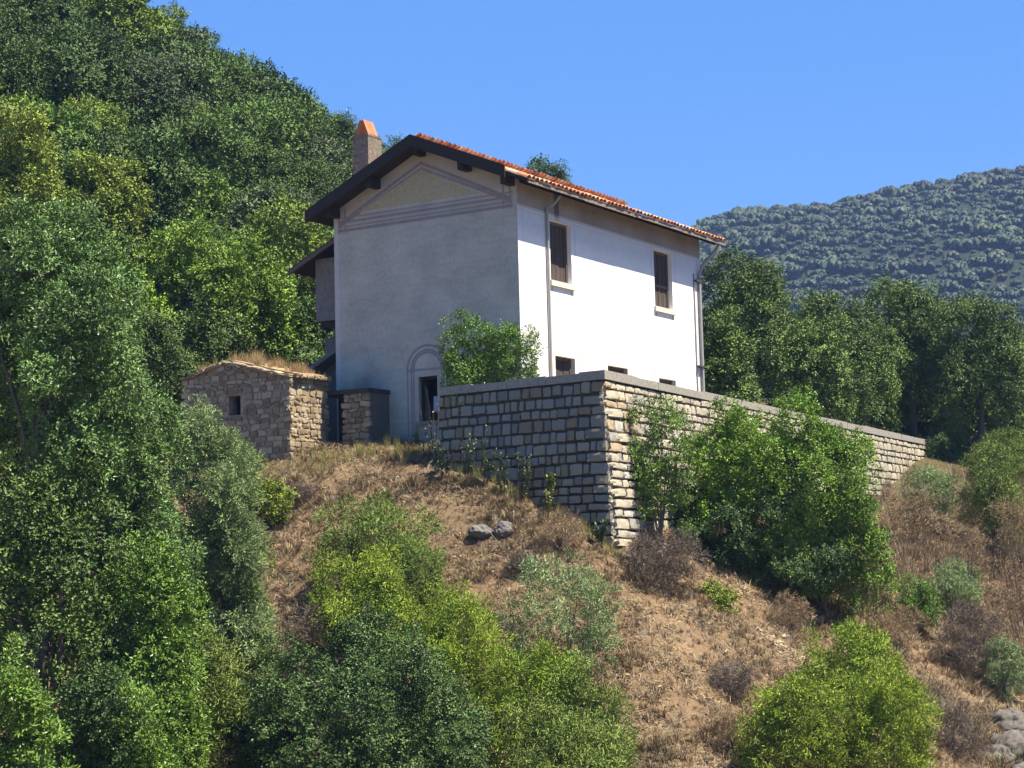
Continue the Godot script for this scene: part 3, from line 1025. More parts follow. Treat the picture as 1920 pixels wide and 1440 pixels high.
func house() -> void:
	var o := thing("house", "abandoned two-storey house with white sunlit side, grey gable and tiled roof", "house", HOUSE_AT, PI - YAW)
	# walls: the grey gable (z = 0, facing -z) and the white long side (x = 0, facing -x)
	var mg := flat(Color.WHITE)
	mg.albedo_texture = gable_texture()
	mg.texture_repeat = false
	var nb := fnl(0.05, 77, 4).get_seamless_image(256, 256)
	nb.bump_map_to_normal_map(2.0)
	var nt := ImageTexture.create_from_image(nb)
	mg.normal_enabled = true
	mg.normal_texture = nt
	mg.normal_scale = 0.15
	var ml := flat(Color.WHITE)
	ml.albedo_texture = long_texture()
	ml.texture_repeat = false
	ml.normal_enabled = true
	ml.normal_texture = nt
	ml.normal_scale = 0.3
	var deep := 0.4
	var mb := MB.new()
	var g_place := func(u: float, v: float, d: float) -> Vector3: return Vector3(W - u, v, d)
	var g_uv := func(u: float, v: float) -> Vector2: return Vector2((W - u) / W, (8.0 - v) / 8.6)
	holed_wall(mb, [0.0, W - 3.0, W], -0.6, 6.0, [[W - 3.31, 0.49, W - 2.69, 1.72]], deep, g_place, g_uv, func(u: float) -> float: return roof_y(W - u) - 0.02)
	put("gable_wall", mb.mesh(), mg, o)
	mb = MB.new()
	var l_place := func(u: float, v: float, d: float) -> Vector3: return Vector3(d, v, u)
	var l_uv := func(u: float, v: float) -> Vector2: return Vector2(u / L, (8.0 - v) / 8.6)
	var top_l := roof_y(0.0) - 0.02
	var upper := [[1.67, 4.25, 2.82, 5.94], [7.79, 4.22, 8.96, 5.97]]
	var lower := [[1.78, 0.9, 2.85, 2.19], [4.72, 0.0, 5.91, 2.17], [7.88, 0.9, 8.97, 2.06]]
	holed_wall(mb, [0.0, L], -0.6, top_l, upper + lower, deep, l_place, l_uv)
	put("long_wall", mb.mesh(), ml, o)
	# back walls
	mb = MB.new()
	mb.quad(Vector3(W, -0.6, L), Vector3(W, roof_y(W) - 0.02, L), Vector3(W, roof_y(W) - 0.02, 0.0), Vector3(W, -0.6, 0.0))
	mb.quad(Vector3(W - deep, -0.6, L), Vector3(W - deep, -0.6, 0), Vector3(W - deep, roof_y(W) - 0.02, 0.0), Vector3(W - deep, roof_y(W) - 0.02, L))
	put("rear_wall", mb.mesh(), M.plaster, o)
	mb = MB.new()
	for z in [L, L - deep]:
		mb.quad(Vector3(0, -0.6, z), Vector3(W, -0.6, z), Vector3(W, roof_y(W) - 0.02, z), Vector3(0, top_l, z))
		mb.tri(Vector3(0, top_l, z), Vector3(W, roof_y(W) - 0.02, z), Vector3(3.0, roof_y(3.0) - 0.02, z))
	put("far_gable_wall", mb.mesh(), M.plaster, o)
	mb = MB.new()
	mb.bx(Vector3(0.4, 3.3, 0.4), Vector3(W - 0.4, 3.5, L - 0.4))
	mb.bx(Vector3(0.4, -0.2, 0.4), Vector3(W - 0.4, -0.05, L - 0.4))
	put("inner_floor", mb.mesh(), M.dark_wood, o)
	# windows of the long side
	for i in 5:
		var h: Array = (upper + lower)[i]
		var wn := Node3D.new()
		wn.name = "window"
		o.add_child(wn, true)
		var fr := MB.new()
		var d0 := 0.13
		var d1 := 0.2
		var t := 0.075
		fr.bx(Vector3(d0, h[1] + 0.002, h[0] + 0.002), Vector3(d1, h[3] - 0.002, h[0] + t))
		fr.bx(Vector3(d0, h[1] + 0.002, h[2] - t), Vector3(d1, h[3] - 0.002, h[2] - 0.002))
		fr.bx(Vector3(d0, h[3] - t, h[0] + t), Vector3(d1, h[3] - 0.002, h[2] - t))
		fr.bx(Vector3(d0, h[1] + 0.002, h[0] + t), Vector3(d1, h[1] + t, h[2] - t))
		if i == 1:
			fr.bx(Vector3(d0 - 0.015, 4.88, h[0] + t), Vector3(d1 - 0.02, 4.95, h[2] - t))
		put("frame", fr.mesh(), M.old_wood, wn)
		# boards of the closed shutter
		var n := 9 if i < 2 else 6
		var rr := rng(60 + i)
		for k in n:
			var bw: float = (h[2] - h[0] - 2.0 * t) / n
			var bm := MB.new()
			var za: float = h[0] + t + k * bw + 0.004
			var dz := rr.randf_range(0.0, 0.02)
			bm.bx(Vector3(d0 + 0.03 + dz, h[1] + t, za), Vector3(d0 + 0.06 + dz, h[3] - t - 0.001, za + bw - 0.008))
			put("board", bm.mesh(), [M.shutter, M.shutter2][k % 2], wn)
		if i < 2:
			var sb := MB.new()
			sb.bx(Vector3(-0.07, h[1] - 0.15, h[0] - 0.08), Vector3(0.125, h[1] - 0.003, h[2] + 0.08))
			put("sill", sb.mesh(), M.sill, wn)
	# the broken gable window
	var gw := Node3D.new()
	gw.name = "window"
	o.add_child(gw, true)
	var gf := MB.new()
	gf.bx(Vector3(2.695, 0.5, 0.12), Vector3(2.76, 1.71, 0.18))
	gf.bx(Vector3(3.24, 0.5, 0.12), Vector3(3.305, 1.71, 0.18))
	gf.bx(Vector3(2.76, 1.64, 0.12), Vector3(3.24, 1.71, 0.18))
	put("frame", gf.mesh(), M.dark_wood, gw)
	gf = MB.new()
	gf.box(Vector3(2.765, 0.72, 0.2), Vector3(0.2, 0.03, 0), Vector3(0.02, 0.44, 0.05), Vector3(0, 0, 0.02))
	put("broken_board", gf.mesh(), flat(lin(0.38, 0.42, 0.47)), gw)
	gf = MB.new()
	gf.box(Vector3(3.02, 0.5, 0.15), Vector3(0.05, 0, 0), Vector3(0.12, 0.95, 0.0), Vector3(0, 0, 0.03))
	put("broken_board", gf.mesh(), M.old_wood, gw)
	gf = MB.new()
	gf.bx(Vector3(2.62, 0.40, -0.06), Vector3(3.38, 0.488, 0.1))
	put("sill", gf.mesh(), M.coping, gw)
	# roof
	var rf := Node3D.new()
	rf.name = "roof"
	o.add_child(rf, true)
	var z0 := -0.58
	var z1 := L + 0.55
	var xe := -EAVE
	var xl := W + 0.55
	mb = MB.new()
	var y_e := roof_y(xe)
	var y_l := roof_y(xl)
	var th := Vector3(0, 0.09, 0)
	mb.box(Vector3(xe, y_e, z0), Vector3(3.0 - xe, roof_y(3.0) - y_e, 0), th, Vector3(0, 0, z1 - z0))
	put("roof_deck", mb.mesh(), M.dark_wood, rf)
	mb = MB.new()
	mb.box(Vector3(3.003, roof_y(3.0), z0), Vector3(xl - 3.0, y_l - roof_y(3.0), 0), th, Vector3(0, 0, z1 - z0))
	put("roof_deck", mb.mesh(), M.dark_wood, rf)
	# verge boards on the near gable
	for sd in 2:
		mb = MB.new()
		var xa := xe + 0.6 if sd == 0 else 3.0
		var xb := 3.0 if sd == 0 else xl
		mb.box(Vector3(xa, roof_y(xa) - 0.09, z0 - 0.05), Vector3(xb - xa, roof_y(xb) - roof_y(xa), 0), Vector3(0, 0.34, 0), Vector3(0, 0, 0.045))
		put("verge_board", mb.mesh(), M.dark_wood, rf)
	# purlin ends carrying the overhang
	for x: float in [0.14, 1.5, 3.0, 4.55, 5.98]:
		mb = MB.new()
		var y := roof_y(x)
		mb.bx(Vector3(x - 0.09, y - 0.27, -0.44), Vector3(x + 0.09, y - 0.005 if absf(x - 3.0) > 0.1 else y - 0.05, 0.35))
		put("purlin", mb.mesh(), M.dark_wood, rf)
	# rafter tails under the long eave
	for i in 19:
		mb = MB.new()
		var z := 0.15 + i * 0.6
		var xa := xe + 0.1
		mb.box(Vector3(xa, roof_y(xa) - 0.11, z), Vector3(0.55, 0.55 * RIGHT_PITCH, 0), Vector3(0, 0.1, 0), Vector3(0, 0, 0.08))
		put("rafter", mb.mesh(), M.dark_wood, rf)
	# weathered eave board
	for i in 4:
		mb = MB.new()
		var za := z0 + 0.1 + i * (z1 - z0 - 0.1) / 4.0
		var zb := z0 + 0.1 + (i + 1) * (z1 - z0 - 0.1) / 4.0 - 0.006
		mb.bx(Vector3(xe - 0.035, y_e - 0.03 - 0.012 * (i % 2), za), Vector3(xe - 0.003, y_e + 0.07, zb))
		put("eave_board", mb.mesh(), M.pale_wood, rf)
	# barrel tiles
	var tm := tile_mesh()
	var r := rng(404)
	var xfs := []
	var cols := []
	var pitch := 0.215
	var nz := int((z1 - z0 + 0.1) / pitch)
	for sd in 2:
		var slope := -RIGHT_PITCH if sd == 0 else -0.455
		var dirx := -1.0 if sd == 0 else 1.0
		var down := Vector3(dirx, slope, 0).normalized()
		var run := (3.0 - xe) if sd == 0 else (xl - 3.0)
		var len := run * sqrt(1.0 + slope * slope)
		var rows := int(len / 0.36) + 1
		var nrm := Vector3(dirx * -slope, 1, 0).normalized()
		var side := nrm.cross(down)
		for j in rows:
			for i in nz:
				var d := len + 0.06 - j * 0.36 - 0.21 + r.randf_range(-0.015, 0.015)
				var sag := 0.025 * noise.get_noise_2d(i * 9.0, j * 14.0 + sd * 500.0)
				var p := Vector3(3.0, roof_y(3.0) + 0.095, z0 - 0.02 + (i + 0.5) * pitch) + down * d + nrm * (0.008 + sag + r.randf_range(0, 0.012))
				var b := Basis(side, nrm, -side.cross(nrm))
				b = Basis(side, nrm, down)
				if b.determinant() < 0.0:
					b.x = -b.x
				b = Basis(nrm, r.randf_range(-0.03, 0.03)) * Basis(side, r.randf_range(-0.015, 0.03)) * b
				var k := r.randf()
				var c := Color(0.40, 0.165, 0.08).lerp(Color(0.5, 0.28, 0.155), k)
				if r.randf() < 0.16:
					c = Color(0.5, 0.4, 0.3)
				elif r.randf() < 0.12:
					c = Color(0.3, 0.13, 0.07)
				if sd == 0 and j == 0 or i == 0 and sd == 0:
					put("tile", tm, M.tile_tones[r.randi() % 4], rf, Transform3D(b, p))
				else:
					xfs.append(Transform3D(b, p))
					cols.append(c)
	var tl := scatter("tiles", tm, M.tile, xfs, cols, rf)
	tl.set_meta("kind", "stuff")
	xfs = []
	cols = []
	for i in int((z1 - z0) / 0.38):
		var b := Basis(Vector3(1, 0, 0), r.randf_range(-0.03, 0.03)).scaled(Vector3(1.25, 1.1, 1.1))
		xfs.append(Transform3D(b, Vector3(3.0 + r.randf_range(-0.02, 0.02), roof_y(3.0) + 0.115 + r.randf_range(0, 0.015), z0 + 0.2 + i * 0.38)))
		cols.append(Color(0.5, 0.22, 0.1) * r.randf_range(0.7, 1.2))
	tl = scatter("ridge_tiles", tm, M.tile, xfs, cols, rf)
	tl.set_meta("kind", "stuff")
	# chimney
	var ch := Node3D.new()
	ch.name = "chimney"
	o.add_child(ch, true)
	mb = MB.new()
	var cx0 := 5.6
	var cx1 := 6.14
	mb.bx(Vector3(cx0, 6.2, 1.0), Vector3(cx1, 9.0, 1.66))
	mb.bx(Vector3(cx0 - 0.012, 9.003, 0.988), Vector3(cx1 + 0.012, 9.06, 1.672))
	put("stack", mb.mesh(), M.chimney, ch)
	for sd: float in [-1.0, 1.0]:
		for i in 3:
			var tmx := MB.new()
			var zc := 1.06 + i * 0.165
			var foot := Vector3((cx0 + cx1) * 0.5 + sd * 0.19, 9.063, zc)
			var head := Vector3((cx0 + cx1) * 0.5 + sd * 0.015, 9.50, zc)
			var up := head - foot
			tmx.box(foot, up, Vector3(sd * 0.045, 0.02, 0), Vector3(0, 0, 0.155)) if sd < 0.0 else tmx.box(foot + Vector3(0, 0, 0.155), up, Vector3(sd * 0.045, 0.02, 0), Vector3(0, 0, -0.155))
			put("cap_tile", tmx.mesh(), M.tile_tones[(i * 2) % 4 if sd < 0.0 else 2], ch)
	# downpipes on the white side
	mb = MB.new()
	mb.tube([Vector3(-0.5, y_e - 0.05, 1.45), Vector3(-0.3, y_e - 0.25, 1.45), Vector3(-0.06, 6.2, 1.45), Vector3(-0.06, 3.0, 1.46), Vector3(-0.06, -0.4, 1.45)], [0.036, 0.036, 0.036, 0.036, 0.036], 8)
	put("downpipe", mb.mesh(), M.zinc, o)
	mb = MB.new()
	mb.tube([Vector3(-0.56, y_e - 0.02, 11.2), Vector3(-0.5, y_e - 0.22, 11.1), Vector3(-0.14, y_e - 0.75, 10.78), Vector3(-0.07, y_e - 1.0, 10.72), Vector3(-0.07, 3.0, 10.72), Vector3(-0.07, -0.4, 10.72)], [0.05, 0.05, 0.05, 0.05, 0.05, 0.05], 8)
	put("downpipe", mb.mesh(), M.zinc, o)
	mb = MB.new()
	mb.tube([Vector3(-0.03, y_e - 1.0, 10.42), Vector3(-0.03, -0.4, 10.42)], [0.022, 0.022], 6)
	put("cable", mb.mesh(), M.zinc, o)
	for y: float in [2.6, 5.3]:
		mb = MB.new()
		mb.bx(Vector3(-0.14, y, 10.4), Vector3(-0.001, y + 0.05, 10.8))
		put("bracket", mb.mesh(), M.iron, o)
	annex(o)

func tile_mesh() -> ArrayMesh:
	# a tapered half-round tile, its length along z (down the slope), opening downwards
	var mb := MB.new()
	var n := 6
	for i in n:
		var a0 := PI * i / n
		var a1 := PI * (i + 1) / n
		var ring := func(a: float, r: float, z: float) -> Vector3: return Vector3(cos(a) * r, sin(a) * r * 0.85, z)
		mb.quad(ring.call(a0, 0.085, -0.22), ring.call(a0, 0.105, 0.22), ring.call(a1, 0.105, 0.22), ring.call(a1, 0.085, -0.22))
		mb.quad(ring.call(a0, 0.07, -0.22), ring.call(a1, 0.07, -0.22), ring.call(a1, 0.09, 0.22), ring.call(a0, 0.09, 0.22))
		mb.quad(ring.call(a0, 0.105, 0.22), ring.call(a0, 0.09, 0.22), ring.call(a1, 0.09, 0.22), ring.call(a1, 0.105, 0.22))
	return mb.mesh()

func annex(o: Node3D) -> void:
	# the small wing behind the left edge of the gable
	var an := Node3D.new()
	an.name = "annex"
	o.add_child(an, true)
	var mb := MB.new()
	mb.bx(Vector3(W + 0.002, 3.72, 0.8), Vector3(7.42, 5.55, 3.4))
	put("wall", mb.mesh(), M.plaster2, an)
	mb = MB.new()
	mb.box(Vector3(W + 0.002, 6.1, 0.45), Vector3(2.0, -0.9, 0), Vector3(0, 0.1, 0), Vector3(0, 0, 3.3))
	put("shed_roof", mb.mesh(), M.dark_wood, an)
	mb = MB.new()
	mb.box(Vector3(W + 0.002, 6.02, 0.4), Vector3(2.02, -0.91, 0), Vector3(0, 0.12, 0), Vector3(0, 0, 0.047))
	put("verge_board", mb.mesh(), M.old_wood, an)
	mb = MB.new()
	mb.bx(Vector3(W + 0.002, 3.5, 0.85), Vector3(7.3, 3.717, 3.3))
	put("floor_beam", mb.mesh(), M.dark_wood, an)
	mb = MB.new()
	mb.bx(Vector3(W + 0.002, -0.5, 1.3), Vector3(7.5, 3.3, 3.4))
	put("lower_wall", mb.mesh(), M.plaster2, an)
	mb = MB.new()
	mb.bx(Vector3(6.75, 3.3, 0.95), Vector3(6.95, 3.498, 1.25))
	put("corbel", mb.mesh(), M.plaster2, an)
	mb = MB.new()
	mb.box(Vector3(W + 0.002, 3.05, 0.75), Vector3(1.75, -0.85, 0), Vector3(0, 0.14, 0), Vector3(0, 0, 0.7))
	put("stair_parapet", mb.mesh(), M.plaster2, an)
	mb = MB.new()
	mb.bx(Vector3(7.5, -0.5, 0.9), Vector3(7.72, 2.15, 1.2))
	put("post", mb.mesh(), M.dark_wood, an)

# ---------------------------------------------------------------- hut and lean-to
func rubble(o: Node3D, place: Callable, u0: float, u1: float, v0: float, top: Callable, s: int, hole: Array, limit: int) -> void:
	var r := rng(s)
	var v := v0
	var made := 0
	while v < 3.0:
		var h := r.randf_range(0.09, 0.2)
		var u := u0 + r.randf_range(-0.1, 0.0)
		while u < u1:
			var w := r.randf_range(0.12, 0.36)
			var mu := clampf(u + w * 0.5, u0 + 0.05, u1 - 0.05)
			var mv := v + h * 0.5
			var skip := mv > float(top.call(mu)) - 0.05 or mu > u1 - 0.04
			if hole.size() and mu + w * 0.5 > hole[0] and mu - w * 0.5 < hole[2] and mv + h * 0.5 > hole[1] and mv - h * 0.5 < hole[3]:
				skip = true
			if not skip and made < limit:
				var p: Vector3 = place.call(mu, mv + r.randf_range(-0.02, 0.02), -0.012 + r.randf_range(-0.02, 0.015))
				var ex: Vector3 = (place.call(mu + 1.0, mv, 0.0) - place.call(mu, mv, 0.0))
				var ez: Vector3 = (place.call(mu, mv, 1.0) - place.call(mu, mv, 0.0))
				var b := Basis(ez, r.randf_range(-0.25, 0.25)) * Basis(ex * (w - 0.02), Vector3(0, h - 0.02, 0), ez * 0.1)
				if b.determinant() < 0.0:
					b.x = -b.x
				put("stone", stone_meshes[r.randi() % 10], M.rubble[r.randi() % M.rubble.size()], o, Transform3D(b, p))
				made += 1
			u += w
		v += h
	print("rubble ", made)

func hut() -> void:
	var o := thing("stone_hut", "small rubble-stone hut with a low gable and dry grass on its roof", "hut", HOUSE_AT, PI - YAW)
	var x0 := 5.66
	var x1 := 9.4
	var z0 := -2.65
	var z1 := -1.05
	var mid := 7.88
	var y0 := -0.9
	var top := func(x: float) -> float: return 2.25 - absf(x - mid) * 0.245
	var hole := [7.38, 0.80, 7.80, 1.34]
	var mb := MB.new()
	var uv := func(u: float, v: float) -> Vector2: return Vector2(u, v)
	# front wall, its u runs from right to left so that it faces -z
	holed_wall(mb, [0.0, x1 - mid, x1 - x0], y0, 1.6, [[x1 - hole[2], hole[1], x1 - hole[0], hole[3]]], 0.35, func(u: float, v: float, d: float) -> Vector3: return Vector3(x1 - u, v, z0 + d), uv, func(u: float) -> float: return top.call(x1 - u))
	put("front_wall", mb.mesh(), M.hut_mortar, o)
	mb = MB.new()
	mb.quad(Vector3(x0, y0, z0), Vector3(x0, y0, z1), Vector3(x0, top.call(x0), z1), Vector3(x0, top.call(x0), z0))
	mb.quad(Vector3(x0 + 0.35, y0, z0), Vector3(x0 + 0.35, top.call(x0), z0), Vector3(x0 + 0.35, top.call(x0), z1), Vector3(x0 + 0.35, y0, z1))
	put("side_wall", mb.mesh(), M.hut_mortar, o)
	mb = MB.new()
	mb.quad(Vector3(x1, y0, z1), Vector3(x1, y0, z0), Vector3(x1, top.call(x1), z0), Vector3(x1, top.call(x1), z1))
	put("side_wall", mb.mesh(), M.hut_mortar, o)
	mb = MB.new()
	mb.quad(Vector3(x0, y0, z1), Vector3(x1, y0, z1), Vector3(x1, top.call(x1), z1), Vector3(x0, top.call(x0), z1))
	mb.tri(Vector3(x0, top.call(x0), z1), Vector3(x1, top.call(x1), z1), Vector3(mid, top.call(mid), z1))
	put("back_wall", mb.mesh(), M.hut_mortar, o)
	rubble(o, func(u: float, v: float, d: float) -> Vector3: return Vector3(u, v, z0 - d), x0, x1, -0.5, top, 51, hole, 300)
	rubble(o, func(u: float, v: float, d: float) -> Vector3: return Vector3(x0 - d, v, u), z0, z1, -0.7, func(_u: float) -> float: return top.call(x0), 52, [], 170)
	# earth roof: slabs along the verge, soil behind
	var r := rng(53)
	mb = MB.new()
	for i in 14:
		for sd in 1:
			var xa := lerpf(x0 - 0.1, x1 + 0.1, i / 14.0)
			var xb := lerpf(x0 - 0.1, x1 + 0.1, (i + 1) / 14.0)
			var ya: float = top.call(xa) + 0.12
			var yb: float = top.call(xb) + 0.12
			mb.quad(Vector3(xb, yb, z0 + 0.1), Vector3(xa, ya, z0 + 0.1), Vector3(xa, ya + 0.04, z1 + 0.1), Vector3(xb, yb + 0.04, z1 + 0.1))
			mb.quad(Vector3(xb, yb - 0.12, z0 + 0.1), Vector3(xa, ya - 0.12, z0 + 0.1), Vector3(xa, ya, z0 + 0.1), Vector3(xb, yb, z0 + 0.1))
	mb.quad(Vector3(x0 - 0.1, top.call(x0 - 0.1), z0 + 0.1), Vector3(x0 - 0.1, top.call(x0 - 0.1), z1 + 0.1), Vector3(x0 - 0.1, top.call(x0 - 0.1) + 0.16, z1 + 0.1), Vector3(x0 - 0.1, top.call(x0 - 0.1) + 0.12, z0 + 0.1))
	put("earth_roof", mb.mesh(), M.dirt_local, o)
	for i in 13:
		var x := lerpf(x0 - 0.05, x1, (i + 0.5) / 13.0) + r.randf_range(-0.05, 0.05)
		var b := Basis(Vector3(0, 0, 1), atan(-0.245 * signf(x - mid)) + r.randf_range(-0.1, 0.1)).scaled_local(Vector3(r.randf_range(0.32, 0.48), r.randf_range(0.07, 0.13), 0.5))
		put("roof_slab", stone_meshes[r.randi() % 10], M.rubble[r.randi() % M.rubble.size()], o, Transform3D(b, Vector3(x, top.call(x) + 0.03, z0 + 0.12)))
	for i in 6:
		var z := lerpf(z0 + 0.1, z1, (i + 0.5) / 6.0)
		var b := Basis(Vector3(0, 1, 0), r.randf_range(-0.2, 0.2)).scaled_local(Vector3(0.4, r.randf_range(0.07, 0.13), r.randf_range(0.26, 0.36)))
		put("roof_slab", stone_meshes[r.randi() % 10], M.rubble[r.randi() % M.rubble.size()], o, Transform3D(b, Vector3(x0 + 0.02, top.call(x0) + 0.04, z)))
	# lean-to between hut and gable
	var le := thing("lean_to", "low flat-roofed stone lean-to with a dark doorway between hut and gable", "shed", HOUSE_AT, PI - YAW)
	mb = MB.new()
	mb.bx(Vector3(4.3, -0.6, -0.95), Vector3(5.12, 1.32, -0.6))
	mb.bx(Vector3(4.3, -0.6, -0.598), Vector3(4.6, 1.32, -0.003))
	put("wall", mb.mesh(), M.hut_mortar2, le)
	rubble(le, func(u: float, v: float, d: float) -> Vector3: return Vector3(u, v, -0.95 - d), 4.3, 5.12, -0.5, func(_u: float) -> float: return 1.32, 54, [], 80)
	mb = MB.new()
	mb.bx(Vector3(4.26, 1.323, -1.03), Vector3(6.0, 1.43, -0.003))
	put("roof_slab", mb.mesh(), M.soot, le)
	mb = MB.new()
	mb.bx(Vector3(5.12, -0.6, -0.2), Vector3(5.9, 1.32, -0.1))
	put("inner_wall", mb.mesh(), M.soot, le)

# ---------------------------------------------------------------- grass, weeds and loose stones
func blade_tuft(s: int, blades: int, wide: float, spread: float) -> ArrayMesh:
	var r := rng(s)
	var mb := MB.new()
	for i in blades:
		var a := r.randf() * TAU
		var d := Vector3(cos(a), 0, sin(a))
		var p := d * r.randf() * 0.25
		var h := r.randf_range(0.55, 1.15)
		var lean := d * r.randf_range(0.1, spread)
		var sd := Vector3(-d.z, 0, d.x) * wide
		var g := r.randf_range(0.75, 1.2)
		var c := Color(g, g * r.randf_range(0.93, 1.03), g * r.randf_range(0.85, 1.0))
		var m := p + lean * 0.35 + Vector3(0, h * 0.6, 0)
		mb.quad(p - sd, p + sd, m + sd * 0.8, m - sd * 0.8, c)
		mb.tri(m - sd * 0.8, m + sd * 0.8, p + lean + Vector3(0, h, 0), c)
	return mb.mesh()

func grass() -> void:
	var gm := flat(Color.WHITE, 0.8)
	gm.cull_mode = BaseMaterial3D.CULL_DISABLED
	gm.backlight = Color(0.4, 0.38, 0.3)
	var r := rng(808)
	var patch := fnl(0.35, 61, 3)
	var tuft := blade_tuft(1, 22, 0.016, 0.9)
	var xfs := []
	var cols := []
	var c_inv := Basis(Vector3(0, 1, 0), PI - YAW).inverse()
	for i in 90000:
		var x := r.randf_range(-9.5, 19.0)
		var z := r.randf_range(-70.0, -33.0)
		if absf(x) > -z * 0.3:
			continue
		var lp := c_inv * (Vector3(x, 0, z) - HOUSE_AT)
		if lp.x > -4.3 and lp.z > -3.1 and lp.x < 1.0 or lp.x > -0.1 and lp.z > -0.1:
			continue
		var t := patch.get_noise_2d(x, z)
		if t < -0.15 and r.randf() < 0.6:
			continue
		var h := r.randf_range(0.05, 0.16) * (1.0 + 1.2 * maxf(t, 0.0)) * (1.6 if r.randf() < 0.08 else 1.0)
		if x > 8.0:
			h *= 1.5
		xfs.append(Transform3D(Basis(Vector3(0, 1, 0), r.randf() * TAU).scaled(Vector3(h * 1.5, h, h * 1.5)), Vector3(x, land(x, z) - 0.01, z)))
		var k := r.randf()
		var c := Color(0.235, 0.17, 0.095).lerp(Color(0.41, 0.33, 0.21), k)
		var q := r.randf()
		if q < 0.22:
			c = Color(0.13, 0.085, 0.055)
		elif q < 0.30 + 0.2 * t:
			c = Color(0.15, 0.15, 0.085)
		cols.append(c)
	var o := scatter("dry_grass", tuft, gm, xfs, cols)
	tag(o, "short dry straw-coloured grass and litter over the bank", "grass")
	o.set_meta("kind", "stuff")
	# dead leaves, twigs and straw lying flat
	var rl := rng(313)
	var lm := MB.new()
	for i in 34:
		var p := Vector3(rl.randfn() * 0.4, rl.randf_range(0.0, 0.12), rl.randfn() * 0.4)
		var f := Vector3(rl.randfn(), rl.randfn() * 0.35, rl.randfn()).normalized()
		var sd := f.cross(Vector3(rl.randfn() * 0.4, 1, rl.randfn() * 0.4)).normalized()
		var ln := rl.randf_range(0.15, 0.55)
		var wd := rl.randf_range(0.006, 0.022) if i % 6 else rl.randf_range(0.03, 0.05)
		var gg := rl.randf_range(0.55, 1.35)
		lm.quad(p - sd * wd, p + sd * wd, p + f * ln + sd * wd * 0.6, p + f * ln - sd * wd * 0.6, Color(gg, gg * rl.randf_range(0.92, 1.03), gg * rl.randf_range(0.8, 1.05)))
	var lmesh := lm.mesh()
	xfs = []
	cols = []
	for i in 26000:
		var x := r.randf_range(-9.0, 17.0)
		var z := r.randf_range(-62.0, -33.5)
		if absf(x) > -z * 0.3 or patch.get_noise_2d(x * 1.3 + 40.0, z * 1.3) < -0.1 and r.randf() < 0.7:
			continue
		var lp := c_inv * (Vector3(x, 0, z) - HOUSE_AT)
		if lp.x > -4.3 and lp.z > -3.1 and lp.x < 1.0 or lp.x > -0.1 and lp.z > -0.1:
			continue
		var e := 0.15
		var up := Vector3(land(x - e, z) - land(x + e, z), 2.0 * e, land(x, z - e) - land(x, z + e)).normalized()
		var s := r.randf_range(0.15, 0.42)
		xfs.append(Transform3D((Basis(Quaternion(Vector3(0, 1, 0), up)) * Basis(Vector3(0, 1, 0), r.randf() * TAU)).scaled(Vector3.ONE * s), Vector3(x, land(x, z) + 0.005, z)))
		var pick := r.randf()
		cols.append(Color(0.12, 0.08, 0.05) if pick < 0.25 else Color(0.22, 0.155, 0.085) if pick < 0.5 else Color(0.34, 0.265, 0.155) if pick < 0.9 else Color(0.2, 0.185, 0.15))
	o = scatter("leaf_litter", lmesh, gm, xfs, cols)
	tag(o, "dead leaves, twigs and straw lying on the bank", "leaf litter")
	o.set_meta("kind", "stuff")
	# taller yellow grass at the top edge of the bank and along the wall
	var tall := blade_tuft(2, 26, 0.008, 0.55)
	xfs = []
	cols = []
	for i in 560:
		var u := r.randf()
		var p := Vector3(-7.6, 0, -48.6).lerp(Vector3(-1.9, 0, -49.2), u) + Vector3(r.randfn() * 0.3, 0, r.randfn() * 0.5)
		if i % 3 == 0:
			p = Vector3(-1.6, 0, -46.4).lerp(Vector3(2.6, 0, -43.4), u) + Vector3(r.randfn() * 0.3, 0, r.randfn() * 0.3)
		var h := r.randf_range(0.08, 0.42) * (0.5 + r.randf() * 0.6)
		xfs.append(Transform3D(Basis(Vector3(0, 1, 0), r.randf() * TAU).scaled(Vector3(h, h, h)), Vector3(p.x, land(p.x, p.z) - 0.02, p.z)))
		cols.append(Color(0.34, 0.27, 0.11).lerp(Color(0.17, 0.2, 0.05), r.randf()))
	for i in 1200:
		var x := r.randf_range(9.0, 19.0)
		var z := r.randf_range(-68.0, -52.0)
		var h := r.randf_range(0.25, 0.75)
		xfs.append(Transform3D(Basis(Vector3(0, 1, 0), r.randf() * TAU).scaled(Vector3(h, h, h)), Vector3(x, land(x, z) - 0.02, z)))
		cols.append(Color(0.3, 0.235, 0.145).lerp(Color(0.17, 0.12, 0.09), r.randf()))
	o = scatter("tall_grass", tall, gm, xfs, cols)
	tag(o, "taller yellowed grass at the top of the bank and along the wall foot", "grass")
	o.set_meta("kind", "stuff")
	xfs = []
	cols = []
	for i in 620:
		var x := r.randf_range(5.6, 9.4)
		var z := r.randf_range(-2.55, -1.0)
		var pz := patch.get_noise_2d(x * 4.0, z * 4.0 + 70.0)
		if pz < -0.05:
			continue
		var h := r.randf_range(0.08, 0.3) * (0.7 + 1.6 * maxf(pz, 0.0))
		xfs.append(Transform3D(Basis(Vector3(0, 1, 0), r.randf() * TAU).scaled(Vector3(h, h, h)), to_house(Vector3(x, 2.36 - absf(x - 7.88) * 0.245, z))))
		cols.append(Color(0.42, 0.31, 0.15).lerp(Color(0.28, 0.2, 0.1), r.randf()))
	o = scatter("roof_grass", tall, gm, xfs, cols)
	tag(o, "dry golden grass growing on the roof of the stone hut", "grass")
	o.set_meta("kind", "stuff")

